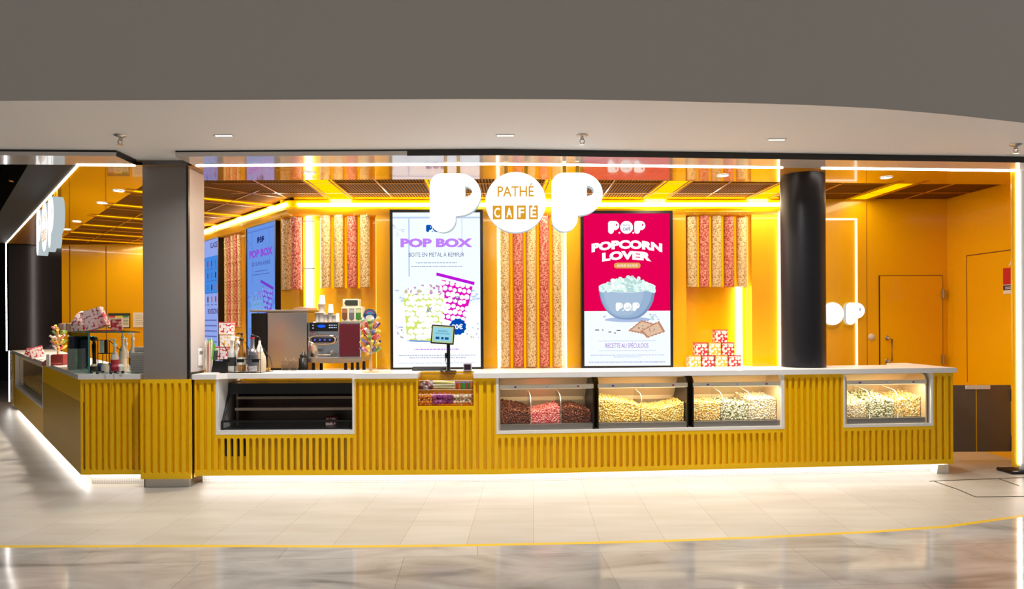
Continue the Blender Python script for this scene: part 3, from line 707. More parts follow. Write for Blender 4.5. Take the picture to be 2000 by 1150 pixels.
# behind the gate: the open aisle floor step and wall base
# door in the right back wall
sa, zd = FB.hit(1717, 538, 0); sb, _ = FB.hit(1840, 538, 0)
dM = FB.at(sa, 0, 0); dw = sb - sa
t = thing('door_1', 'flush yellow service door with a steel pull bar', 'door', dM); t['kind'] = 'structure'
mb = MB(); mb.box(.006, dw - .004, -.012, -.002, .01, zd - .008); mb.build('door_leaf', M_wall, t)
mb = MB(); mb.box(-.006, .006, -.008, .0, 0, zd); mb.box(-.006, dw, -.008, 0, zd - .008, zd); mb.box(dw - .004, dw + .004, -.006, 0, 0, zd); mb.build('door_gap', mat('door_gap', (70, 36, 0), .7), t)
hs, hz1 = FB.hit(1736, 660, -.05); _, hz0 = FB.hit(1736, 706, -.05); hs -= sa
mb = MB(); mb.tube([(hs, -.012, hz1), (hs, -.06, hz1), (hs + .03, -.062, hz1 - .015), (hs + .03, -.062, hz0 + .015), (hs, -.06, hz0), (hs, -.012, hz0)], .011, 10)
for z in (hz0, hz1): mb.lathe([(.026, 0), (.026, .006)], 18, (0, 0, 0)) if False else mb.ball((hs, -.014, z), (.03, .006, .03))
mb.build('door_handle', M_steel, t)
for zz in (574, 702):
    hsx, hz = FB.hit(1842, zz, -.02); mb = MB(); mb.rbox(hsx - sa - .012, hsx - sa + .02, -.03, .0, hz - .05, hz + .05, .004); mb.tube([(hsx - sa, -.03, hz - .06), (hsx - sa, -.03, hz + .06)], .009, 8); mb.build('hinge', M_steel, t)
s, z = FB.hit(1702, 658, 0)
mb = MB(); mb.lathe([(.04, 0), (.04, .01), (.034, .016), (0.001, .018)], 28)
tag(mb.build('wall_plate', mat('plate_grey', (214, 206, 200), .5), M=FB.at(s, 0, z) @ Matrix.Rotation(R(90), 4, 'X')), 'round pale plate on the yellow wall left of the service door', 'wall plate')

# back worktop along the wall, its niche sills belong to the wall
mb = MB(FB.M)
for q in (N1, N2, N3): mb.box(q[0], q[1], -.12, .03, .89, .93)
structure('trim_niche_sills', mb, M_white)
BW = .93
t = thing('back_counter', 'low back counter along the yellow wall behind the main counter', 'counter', FB.at(0, 0, 0))
mb = MB(); mb.box(-.35, s1522, -.70, -.125, BW - .04, BW); mb.build('top', M_white, t)
mb = MB(); mb.box(-.35, s1522, -.66, -.125, 0.08, BW - .04); mb.build('body', M_front, t)
tL = thing('back_counter', 'low back counter along the left back wall behind the left wing', 'counter', FBL.at(0, 0, 0))
mb = MB(); mb.box(-5.9, -.8, -.60, -.125, BW - .04, BW); mb.build('top', M_white, tL)
mb = MB(); mb.box(-5.9, -.8, -.57, -.125, .08, BW - .04); mb.build('body', M_front, tL)
# ------------------------------------------------------------------ hanging signs
M_sign = glow('sign_face', (255, 255, 255), 1.6); M_signside = glow('sign_side', (226, 240, 244), .62)
M_gold = glow('sign_gold', (222, 158, 40), 1.0)
def solid(mb, loops, ext, x, z, y, mface=0, mside=1):
    v, f = shape(loops, ext)
    o = [(x + p[0], y - p[2], z + p[1]) for p in v]
    for q in f:
        zs = [v[i][2] for i in q]; flat_ = max(zs) - min(zs) < 1e-5
        mb._add([o[i] for i in q], [tuple(range(len(q)))], mface if flat_ else mside, False)
def pop_sign(label, fr, sc, s0, zb, d=0.06, hang=None, backs=True, group=None, bracket=True, letters=True, thick=.1):
    """h: letter height; everything from the lower left corner of the first letter"""
    h = sc; t = thing('illuminated_sign', label, 'sign', fr.at(s0, d, zb), group)
    u = h / 114.0
    for k, xo in enumerate((0, 236 * u)):
        mb = MB(); solid(mb, fat_p(h), thick, xo, 0, 0); mb.build('letter', [M_sign, M_signside], t)
    cx, cz, r = 166.5 * u, 57.5 * u, 58.5 * u
    mb = MB(); solid(mb, [disc(r, n=48)], thick, cx, cz, 0); dk = mb.build('disc', [M_sign, M_signside], t)
    if letters:
        yf = -thick / 2 - .004
        mb = MB(); mb.flat(text('PATHÉ', 20 * u, 70 * u, .012), cx, cz + 11 * u, yf, 0); mb.build('lettering', [M_gold, M_sign], dk); mb = MB()
        for i, ch in enumerate('CAFÉ'):
            x = cx - 36 * u + 23.4 * u * i; zc_ = cz - 20 * u
            sq = [(x - 8.7 * u, zc_ - 13.5 * u), (x + 8.7 * u, zc_ - 13.5 * u), (x + 8.7 * u, zc_ + 13.5 * u), (x - 8.7 * u, zc_ + 13.5 * u)]
            mb.poly([(p[0], yf, p[1]) for p in sq], 0)
            mb.flat(text(ch, 18 * u if ch != 'É' else 18 * u, 11 * u, .02), x, zc_ - 9 * u, yf - .002, 1)
        mb.build('lettering', [M_gold, M_sign], dk)
    if bracket:
        zt_ = ZL - zb - .02
        for xo, zz in ((30, 112), (55, 112), (148, 112), (187, 112), (262, 112), (287, 112)):
            mb = MB(); mb.box((xo - 3.5) * u, (xo + 3.5) * u, -.012, .012, zz * u, zt_); mb.build('bracket', M_wall, t)
    return t
sS, zB_ = FM.hit(841, 455, 0); zT_ = FM.z(841, 341, 0)
pop_sign('large glowing white hanging sign of two letters and a disc above the main counter', FM, zT_ - zB_, sS, zB_, .0, group='glowing hanging signs')
hh = zT_ - zB_; pop_sign('large glowing white hanging sign seen edge-on over the left counter', FPL, hh, -1.94 - 170 * hh / 114, zB_, .0, group='glowing hanging signs')
s_, zb_ = FB.hit(1564.5, 634.5, -.05); _, zt2 = FB.hit(1564.5, 591.5, -.05)
pop_sign('small glowing white wall sign partly hidden by the black column', FB, zt2 - zb_, s_, zb_, -.03, bracket=False, letters=False, thick=.04)

# ------------------------------------------------------------------ screens
def pal(nm, col, k): return glow('screen_' + nm, col, k)
def blobs(mb, pts, y, m, r, rng, n=9):
    for (x, z) in pts:
        a = rng.random() * 6
        mb.poly([(x + r * (1 + .18 * sin(3 * t + a)) * cos(t), y, z + r * (1 + .18 * sin(3 * t + a)) * sin(t)) for t in [2 * pi * i / n for i in range(n)]], m)
def inside(p, quad):
    s = [(quad[(i + 1) % 4][0] - quad[i][0]) * (p[1] - quad[i][1]) - (quad[(i + 1) % 4][1] - quad[i][1]) * (p[0] - quad[i][0]) for i in range(4)]
    return all(v >= 0 for v in s) or all(v <= 0 for v in s)
def screen(label, fr, s, z, d, Wd, Hd, draw, mats, bez=.032, draw2=None):
    t = thing('menu_screen', label, 'screen', fr.at(s, d, z), 'upright advertising screens')
    mb = MB(); w, h = Wd / 2, Hd / 2
    mb.box(-w - bez, w + bez, .004, .085, -h - bez, h + bez)
    for q in ((-w - bez, -w, -h - bez, h + bez), (w, w + bez, -h - bez, h + bez), (-w, w, -h - bez, -h), (-w, w, h, h + bez)): mb.box(q[0], q[1], -.012, .004, q[2], q[3])
    mb.build('bezel', M_blackp, t)
    mb = MB(); mb.quad((-w, 0, -h), (w, 0, -h), (w, 0, h), (-w, 0, h), 0); dsp = mb.build('display', mats[0], t)
    mb = MB(); mb.seg('background_print'); draw(mb, Wd, Hd); mb.build('screen_picture', mats, dsp)
    if draw2:
        mb = MB(); draw2(mb, Wd, Hd); mb.build('headline_lettering', mats, dsp)
    return t
def minilogo(mb, x, z, h, y, m, mt):
    """two fat letters and a disc with a dot on each side, and two lines of tiny lettering"""
    for L in (-1.02 * h - .42 * h, .60 * h): mb.flat(shape(fat_p(h)), x + L, z - h / 2, y, m)
    mb.flat(shape([disc(.5 * h)]), x, z, y, m)
    for q in (-.56, .52): mb.flat(shape([disc(.075 * h, n=12)]), x + q * h, z - .42 * h, y, m)
    mb.flat(text('PATHÉ', .16 * h, .55 * h), x, z + .08 * h, y - .0015, mt); mb.flat(text('CAFÉ', .22 * h, .6 * h, .03), x, z - .24 * h, y - .0015, mt)
def bars(mb, x0, x1, z, h, y, m, rng):
    x = x0
    while x < x1:
        w = rng.uniform(.010, .04); mb.quad((x, y, z), (min(x + w, x1), y, z), (min(x + w, x1), y, z + h), (x, y, z + h), m); x += w + .007
def popbox(mb, Wd, Hd):
    rng = random.Random(3); k = Wd / 170; X = lambda p: (p - 852) * k; Z = lambda p: (566 - p) * Hd / 302
    def rect(a, b, c, d, m, y): mb.quad((X(a), y, Z(d)), (X(b), y, Z(d)), (X(b), y, Z(c)), (X(a), y, Z(c)), m)
    rect(767, 937, 592, 717, 1, -.001); rect(767, 937, 423, 426.5, 2, -.001); rect(797, 800, 426, 540, 2, -.001); rect(901, 902.5, 426, 500, 2, -.001)
    for i in range(9):
        a = rng.uniform(0, 6.28); mb.poly([(X(776), -.0012, Z(447)), (X(776 + 14 * cos(a) + .5), -.0012, Z(447 + 14 * sin(a))), (X(776 + 14 * cos(a)), -.0012, Z(447 + 14 * sin(a) + .9))], 3)
    for _ in range(14): mb.flat(shape([disc(rng.uniform(.01, .03), rng.uniform(.008, .015), 12)]), X(rng.choice([rng.uniform(770, 790), rng.uniform(910, 934)])), Z(rng.uniform(565, 590)), -.0014, 2)
    mb.seg('headline_lettering')
    minilogo(mb, X(852), Z(446), 14 * k, -.002, 4, 0)
    mb.flat(text('POP BOX', 15 * k, 140 * k, .055), X(852), Z(481.5), -.002, 5)
    mb.flat(text('BOITE EN METAL À REMPLIR', 8 * k, 108 * k), X(852), Z(501), -.002, 6)
    bars(mb, X(812), X(892), Z(514), 1.6 * k, -.002, 3, rng); bars(mb, X(803), X(902), Z(521), 1.6 * k, -.002, 3, rng)
    mb.seg('box_print')
    # soft shadow and pale-green box
    mb.flat(shape([disc(46 * k, 4 * k)]), X(838), Z(664), -.002, 7)
    g = [(787, 574), (866, 574), (860, 667), (794, 663)]
    mb.poly([(X(a), -.003, Z(b)) for a, b in reversed(g)], 8)
    pts = [(X(a), Z(b)) for a in range(790, 866, 9) for b in range(580, 664, 9)]
    for j in range(8):
        for i in range(8):
            a, b = 791 + i * 10 + (j % 2) * 5 + rng.uniform(-2, 2), 580 + j * 11 + rng.uniform(-2, 2)
            if inside((a, b), g): mb.flat(shape([disc(rng.uniform(4.4, 6.6) * k, n=14)]), X(a), Z(b), -.004 - .0001 * (i + 8 * j), 9)
    for i in range(3): mb.quad((X(832 + 3 * i), -.012, Z(609)), (X(833.4 + 3 * i), -.012, Z(609)), (X(836 + 3 * i), -.012, Z(600)), (X(834.6 + 3 * i), -.012, Z(600)), 6)
    for i in range(70):
        a = rng.uniform(790, 864); hgt = 16 * (1 - ((a - 832) / 46) ** 2) + 3; b = 574 - rng.random() * hgt
        mb.flat(shape([disc(rng.uniform(2, 3.6) * k, n=8)]), X(a), Z(b), -.013 - .0001 * i, rng.choice([9, 9, 9, 13, 14]))
    mb.seg('tilted_box_print')
    # magenta box leaning behind
    q = [(862, 546), (922, 560), (905, 634), (862, 622)]
    mb.poly([(X(a), -.0025, Z(b)) for a, b in reversed(q)], 10)
    for j in range(8):
        for i in range(7):
            a, b = 864 + i * 9.5 + (j % 2) * 4.7 + rng.uniform(-1.5, 1.5), 552 + j * 11 + i * 1.5 + rng.uniform(-1.5, 1.5)
            if inside((a, b), q): mb.flat(shape([disc(rng.uniform(3.8, 5.8) * k, n=14)]), X(a), Z(b), -.0028 - .0001 * (i + 7 * j) * .1, 9)
    l_ = [(852, 532), (926, 551), (925, 557), (851, 538)]; mb.poly([(X(a), -.0036, Z(b)) for a, b in reversed(l_)], 11)
    for i in range(3): mb.quad((X(886 + 3 * i), -.0038, Z(586)), (X(887.4 + 3 * i), -.0038, Z(586)), (X(890 + 3 * i), -.0038, Z(578)), (X(888.6 + 3 * i), -.0038, Z(578)), 6)
    mb.seg('price_badge_print')
    # price badge
    st = [(17 * k * (1 if i % 2 else .88) * cos(2 * pi * i / 24), 17 * k * (1 if i % 2 else .88) * sin(2 * pi * i / 24)) for i in range(24)]
    mb.flat(shape([st]), X(893), Z(638), -.02, 12); mb.flat(text('20€', 9 * k, 21 * k, .03), X(892), Z(642.5), -.0215, 9)
    mb.seg('small_lettering')
    for i in range(22): mb.flat(shape([disc(rng.uniform(1, 3) * k, rng.uniform(1, 2) * k, 8)]), X(rng.choice([rng.uniform(770, 792), rng.uniform(910, 934)])), Z(rng.uniform(630, 660)), -.002 - .0001 * i, rng.choice([2, 13, 3]))
    bars(mb, X(808), X(895), Z(683), 2.2 * k, -.002, 5, rng); bars(mb, X(778), X(928), Z(694.5), 1.3 * k, -.002, 3, rng); bars(mb, X(798), X(908), Z(699), 1.3 * k, -.002, 3, rng)
    mb.flat(text('POUR VOTRE SANTÉ, PRATIQUEZ UNE ACTIVITÉ PHYSIQUE RÉGULIÈRE. WWW.MANGERBOUGER.FR', 2.6 * k, 150 * k), X(852), Z(710), -.002, 3)
mp1 = [pal('pale', (232, 244, 255), 1.15), pal('snow', (246, 251, 255), 1.15), pal('paleblue', (196, 214, 246), 1.0), pal('greyblue', (150, 160, 190), 1.0), pal('blue', (10, 84, 180), 1.0), pal('violet', (196, 132, 252), 1.0), pal('navy', (74, 84, 140), 1.0),
       pal('shade', (120, 160, 220), 1.0), pal('lime', (206, 222, 110), 1.1), pal('white', (255, 255, 255), 1.15), pal('magenta', (226, 20, 190), 1.0), pal('magentalid', (190, 20, 220), 1.0), pal('badge', (0, 74, 176), 1.0), pal('tan', (214, 196, 160), 1.0), pal('mauve', (200, 150, 200), 1.0)]
blu = lambda c: (int(c[0] * .38 + 20), int(c[1] * .52 + 36), int(c[2] * .35 + 150))
mp3 = [pal('b%d' % i, c, .9) for i, c in enumerate([(112, 156, 240), (118, 160, 242), (96, 136, 226), (70, 90, 170), (24, 40, 110), (150, 84, 226), (54, 60, 140), (70, 110, 210), (104, 170, 200), (130, 170, 245), (130, 80, 220), (128, 60, 210), (10, 50, 150), (120, 150, 210), (130, 120, 220)])]
 
def place(px0, px1, py0, py1, fr, d):
    a, zT = fr.hit((px0 + px1) / 2, py0, d); _, zBt = fr.hit((px0 + px1) / 2, py1, d)
    return a, (zT + zBt) / 2, fr.s(px1, d, py0) - fr.s(px0, d, py0), zT - zBt
DS = -.215
s, z, w_, h_ = place(767, 937.5, 415, 717, FB, DS); W1_, H1_, ZS1 = w_, h_, z
screen('tall white screen with two patterned boxes and purple headline, left of the tall tubes', FB, s, z, DS, w_, h_, popbox, mp1)
def lover(mb, Wd, Hd):
    rng = random.Random(5); k = Wd / 168; X = lambda p: (p - 1224) * k; Z = lambda p: (565.5 - p) * Hd / 297
    def rect(a, b, c, d, m, y): mb.quad((X(a), y, Z(d)), (X(b), y, Z(d)), (X(b), y, Z(c)), (X(a), y, Z(c)), m)
    rect(1140, 1308, 607, 714, 1, -.001)
    mb.seg('headline_lettering')
    minilogo(mb, X(1223.5), Z(444), 25 * k, -.003, 2, 3)
    mb.flat(text('POPCORN', 14.5 * k, 138 * k, .062, arc=7 * k), X(1224), Z(491.5), -.003, 2); mb.flat(text('LOVER', 14.5 * k, 96 * k, .062, arc=4 * k), X(1223.5), Z(509.5), -.003, 2)
    mb.flat(shape([rrect(52 * k, 11 * k, 5.4 * k)]), X(1224.5), Z(518.5), -.003, 4); mb.flat(text('SAVEUR DU MOIS', 4.6 * k, 40 * k), X(1224.5), Z(520.8), -.004, 2)
    mb.seg('bowl_print')
    mb.flat(shape([disc(44 * k, 5 * k)]), X(1226), Z(624), -.002, 5)
    bowl = [(X(1168), Z(562))] + [(X(1224 + 56 * cos(R(a))), Z(566 + 59 * (sin(R(a)) ** .8 if 0 < a < 180 else 0))) for a in range(178, 0, -6)] + [(X(1280), Z(562))]
    bowl = [(X(1168.5), Z(558))] + [(X(1168.5 + 111 * i / 24), Z(566 + 58 * (1 - abs(2 * i / 24 - 1) ** 2.6) ** .62)) for i in range(25)] + [(X(1279.5), Z(558))]
    mb.flat(shape([bowl]), 0, 0, -.003, 14)
    mb.flat(shape([[(X(1222) + (q[0] - X(1224)) * .93, q[1] + (Z(558) - q[1]) * .05) for q in bowl]]), 0, 0, -.0031, 6); mb.flat(shape([[(X(1217) + (q[0] - X(1224)) * .72, q[1] + (Z(558) - q[1]) * .12) for q in bowl]]), 0, 0, -.0032, 15)
    mb.flat(shape([disc(55.5 * k, 11 * k)]), X(1224), Z(560), -.0035, 2); mb.flat(shape([disc(54 * k, 10 * k)]), X(1224), Z(560.5), -.004, 7)
    for i in range(210):
        a = rng.uniform(1172, 1276); hg = 25 * max(0, 1 - ((a - 1224) / 53) ** 2) ** .8; b = 566 - rng.uniform(-3, 1) - hg * rng.random() - (1 - abs(a - 1224) / 56) * 2
        mb.flat(shape([disc(rng.uniform(2.6, 4.4) * k, n=9)]), X(a), Z(b), -.005 - .00008 * i, rng.choice([8, 8, 8, 7, 9]))
    minilogo(mb, X(1224), Z(599), 16 * k, -.026, 2, 6)
    mb.seg('biscuit_print')
    # biscuits
    for q, y in (([(1225, 646), (1252, 625), (1282, 634), (1254, 652)], -.006), ([(1249, 646), (1286, 627), (1298, 648), (1262, 660)], -.008)):
        out_ = []
        for i in range(4):
            a, b = q[i], q[(i + 1) % 4]
            for j in range(10): out_.append((X(a[0] + (b[0] - a[0]) * j / 10), Z(a[1] + (b[1] - a[1]) * j / 10 + (.9 if j % 2 else -.9))))
        mb.flat(shape([out_]), 0, 0, y, 10)
        cxq, cyq = sum(p[0] for p in q) / 4, sum(p[1] for p in q) / 4
        mb.flat(shape([[(X(cxq + (p[0] - cxq) * .78), Z(cyq + (p[1] - cyq) * .78)) for p in q]]), 0, 0, y - .001, 11)
        for i in range(5): mb.flat(shape([disc(.9 * k, n=8)]), X(cxq + rng.uniform(-8, 8)), Z(cyq + rng.uniform(-3, 3)), y - .002, 12)
    for a, b, w in ((1165, 644, 8), (1176, 644, 3), (1190, 648, 6), (1200, 650, 3), (1207, 645, 8)): mb.flat(shape([rrect(w * k, 2 * k, .8 * k)]), X(a), Z(b), -.003, 12)
    for i in range(26): mb.flat(shape([disc(rng.uniform(1, 3.5) * k, rng.uniform(.7, 2) * k, 8)]), X(rng.choice([rng.uniform(1176, 1200), rng.uniform(1268, 1285)])), Z(rng.uniform(613, 625)), -.003 - .0001 * i, rng.choice([5, 7, 1]))
    mb.seg('small_lettering')
    mb.flat(text('RECETTE AU SPÉCULOOS', 8.6 * k, 84 * k), X(1223), Z(679), -.003, 13)
    rect(1168, 1281, 665.2, 665.9, 5, -.002); rect(1168, 1281, 684.2, 684.9, 5, -.002)
    bars(mb, X(1152), X(1296), Z(694), 1.3 * k, -.002, 5, rng); bars(mb, X(1198), X(1250), Z(697.5), 1.3 * k, -.002, 5, rng)
    mb.flat(text('POUR VOTRE SANTÉ, PRATIQUEZ UNE ACTIVITÉ PHYSIQUE RÉGULIÈRE. WWW.MANGERBOUGER.FR', 3 * k, 149 * k), X(1223), Z(708.5), -.002, 3)
mp2 = [pal('crimson', (232, 0, 84), 1.0), pal('snow2', (238, 244, 255), 1.1), mp1[9], pal('slate', (104, 110, 170), 1.0), pal('pill', (232, 168, 92), 1.0), pal('shadow2', (176, 194, 230), 1.0), pal('bowl', (156, 182, 214), 1.0), pal('mint', (186, 222, 220), 1.0), pal('corn', (222, 246, 240), 1.05), pal('corn2', (246, 255, 250), 1.1), pal('biscuit', (196, 140, 112), 1.0), pal('biscuit2', (228, 194, 166), 1.0), pal('spice', (90, 70, 84), 1.0), pal('plum', (150, 84, 196), 1.0), pal('bowl_edge', (128, 154, 192), 1.0), pal('bowl_light', (170, 194, 220), 1.0)]
s, z, w_, h_ = place(1140, 1308, 417, 714, FB, DS)
screen('tall crimson and white screen with a bowl of popcorn, right of the tall tubes', FB, s, z, DS, w_, h_, lover, mp2)
DL = -.10
sr_, zt_ = FBL.hit(538, 431, DL); sl_ = FBL.s(483, DL, 500)
W3 = min(sr_ - sl_, 1.06); zc3 = ZS1 if False else zt_ - H1_ / 2
screen('tall bluish screen with purple headline on the left back wall, above the syrup bottles', FBL, (sr_ + sl_) / 2, zc3, DL, sr_ - sl_, H1_, popbox, mp3)
def menu(mb, Wd, Hd):
    rng = random.Random(9); w, h = Wd / 2, Hd / 2
    mb.quad((-w, -.001, h * .10), (w, -.001, h * .10), (w, -.001, h * .72), (-w, -.001, h * .72), 1)
    mb.seg('drink_pattern')
    for j in range(4):
        for i in range(5):
            x, z = -w * .8 + i * Wd * .19, h * (.60 - .2 * j)
            mb.flat(shape([rrect(.06, .09, .02)]), x, z, -.002, [10, 8, 12, 3, 11][(i + j) % 5]); bars(mb, x - .05, x + .06, z - .085, .012, -.002, 3, rng)
    mb.seg('small_lettering')
    for j in range(6): bars(mb, -w * .8, w * .8, -h * (.36 + .09 * j), .018, -.002, 3, rng)
    mb.flat(shape([arc(0, 0, .3, .3, 0, 180, 16)]), .1, -h, -.003, 5)
def menu_heads(mb, Wd, Hd):
    w, h = Wd / 2, Hd / 2
    mb.flat(text('GLACES', .075, .34, .02), .28, h * .86, -.002, 4)
    mb.flat(text('BOISSONS', .075, .5, .02), .22, -h * .24, -.002, 4)
mp4 = [pal('m0', (150, 170, 240), .95), pal('m1', (70, 140, 232), .95), pal('m2', (120, 150, 230), .9), pal('m3', (80, 90, 150), .9), pal('m4', (70, 50, 110), .9), pal('m5', (110, 180, 60), .9)] + [mp1[6], mp1[6], pal('m8', (190, 110, 80), .9), mp1[9], pal('m10', (90, 40, 60), .9), pal('m11', (60, 130, 190), .9), pal('m12', (170, 60, 90), .9)]
s4 = FBL.s(427, DL, 500); screen('tall blue menu screen on the left back wall, beside the grey pillar', FBL, s4 - (sr_ - sl_) / 2, zc3, DL, sr_ - sl_, H1_, menu, mp4, draw2=menu_heads)

# ------------------------------------------------------------------ popcorn tubes
def kernel_mat(name, light, mid, dark, sc=92):
    m = mat(name, mid, .55); n, l, b = nodes(m); t = N(m, 'ShaderNodeTexCoord'); v = N(m, 'ShaderNodeTexVoronoi'); v.inputs['Scale'].default_value = sc
    r = ramp(m, [(.0, dark), (.3, mid), (.62, light), (1., light)]); sep = N(m, 'ShaderNodeSeparateColor'); l.new(t.outputs['Object'], v.inputs['Vector']); l.new(v.outputs['Color'], sep.inputs[0]); l.new(sep.outputs[0], r.inputs[0])
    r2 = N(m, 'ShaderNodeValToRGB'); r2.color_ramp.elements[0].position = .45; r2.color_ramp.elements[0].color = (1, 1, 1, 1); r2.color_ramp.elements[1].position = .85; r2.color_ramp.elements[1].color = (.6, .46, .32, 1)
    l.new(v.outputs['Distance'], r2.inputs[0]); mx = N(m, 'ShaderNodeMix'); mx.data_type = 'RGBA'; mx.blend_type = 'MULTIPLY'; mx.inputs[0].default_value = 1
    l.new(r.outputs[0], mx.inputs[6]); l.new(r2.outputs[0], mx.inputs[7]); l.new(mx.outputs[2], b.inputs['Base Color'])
    bp = N(m, 'ShaderNodeBump'); bp.invert = True; bp.inputs['Strength'].default_value = .6; bp.inputs['Distance'].default_value = .008; l.new(v.outputs['Distance'], bp.inputs['Height']); l.new(bp.outputs[0], b.inputs['Normal']); return m
M_cream = kernel_mat('popcorn_cream', (255, 238, 200), (250, 216, 152), (176, 116, 52)); M_redk = kernel_mat('popcorn_red', (255, 176, 164), (222, 74, 78), (160, 30, 46))
def tube(label, fr, s, d, z0, z1, red, r=.0625, group='popcorn tubes'):
    t = thing('popcorn_tube', label, 'popcorn tube', fr.at(s, d, z0), group); H = z1 - z0
    mb = MB(); mb.lathe([(r * .90, .012), (r * .90, H - rnd.uniform(.03, .06))], 28); mb.build('popcorn_fill', M_redk if red else M_cream, t)
    mb = MB(); mb.lathe([(r, 0), (r, H)], 28, cap=False); mb.build('clear_tube', M_acryl, t)
    mb = MB(); mb.lathe([(r * 1.02, 0), (r * 1.02, .012)], 28); mb.build('end_cap', M_acryl, t)
    return t
def bank(pxs, reds, z0, z1, d, fr, where, group, r=.0625):
    for i, (p, rd) in enumerate(zip(pxs, reds)):
        tube(('%s popcorn tube, %s from the left ' % ('red' if rd else 'cream', od[i])) + where, fr, fr.s(p, d, 600), d, z0, z1, rd, r, group)
dN = -.085
bank((636.5, 662.5, 688, 713.5), (0, 0, 1, 0), FB.z(680, 563, dN), FB.z(680, 415, dN), dN, FB, 'above the coffee machine', 'short tubes above the coffee machine')
bank((986, 1012.5, 1038, 1063.5, 1089), (0, 1, 0, 1, 0), .935, FB.z(1040, 415, dN), dN, FB, 'in the tall bank between the two screens', 'tall tubes between the screens')
bank((1352, 1376, 1400, 1424.5, 1449), (0, 1, 0, 1, 0), FB.z(1400, 562, dN), FB.z(1400, 417, dN), dN, FB, 'above the pyramid of cartons', 'short tubes above the cartons')
dl = -.075
bank((561, 579), (0, 1), FBL.z(570, 567, dl), FBL.z(570, 421, dl), dl, FBL, 'in the back corner beside the bright led line', 'tubes in the back corner')
sq0, sq1 = FBL.s(442, dl, 600), FBL.s(468, dl, 600)
for i in range(5): tube(('%s popcorn tube, %s from the left ' % ('red' if i % 2 else 'cream', od[i])) + 'on the left back wall between the bluish screens', FBL, sq0 + (sq1 - sq0) * i / 4, dl, FBL.z(457, 640, dl), FBL.z(457, 453, dl), i % 2, .028, 'tubes between the bluish screens')
# rails holding the tubes in the corner and above the cartons
for label, fr, a, b, z, d in (('slim clear rail over the tubes above the cartons', FB, N3[0] - .01, N3[1] + .01, FB.z(1400, 413, -.14), -.14), ('dark slim rail in the corner above the coffee machine', FB, .03, N1[0] + .12, FB.z(600, 431, -.1), -.06), ('dark slim rail in the corner, lower one', FB, .03, N1[0] + .12, FB.z(600, 524, -.1), -.06)):
    mb = MB(fr.M); mb.box(a, b, d - .012, d + .012, z - .006, z + .006); tag(mb.build('tube_rail', M_steel if 'dark' in label else M_wall), label, 'rail', 'rails for the tubes')

# ------------------------------------------------------------------ popcorn heaps
def ico(sub):
    bm = bmesh.new(); bmesh.ops.create_icosphere(bm, subdivisions=sub, radius=1); V = np.array([v.co[:] for v in bm.verts]); F = np.array([[v.index for v in f.verts] for f in bm.faces]); bm.free(); return V, F
IV, IF = ico(1)
nrg = np.random.default_rng(11)
KV = []
for k in range(6):
    c = nrg.normal(size=(4, 3)); c /= np.linalg.norm(c, axis=1)[:, None]
    KV.append(IV * (.72 + .45 * np.max(np.clip(IV @ c.T, 0, 1) ** 3, axis=1))[:, None])
def np_mesh(name, V, F, MI, mats):
    me = bpy.data.meshes.new(name); me.vertices.add(len(V)); me.vertices.foreach_set('co', V.astype(np.float32).ravel())
    nf = len(F); me.loops.add(nf * 3); me.loops.foreach_set('vertex_index', F.astype(np.int32).ravel()); me.polygons.add(nf)
    me.polygons.foreach_set('loop_start', np.arange(0, nf * 3, 3, dtype=np.int32)); me.polygons.foreach_set('loop_total', np.full(nf, 3, np.int32))
    for m in mats: me.materials.append(m)
    me.polygons.foreach_set('material_index', MI.astype(np.int32)); me.polygons.foreach_set('use_smooth', np.ones(nf, bool)); me.update(calc_edges=True); me.validate(); return me
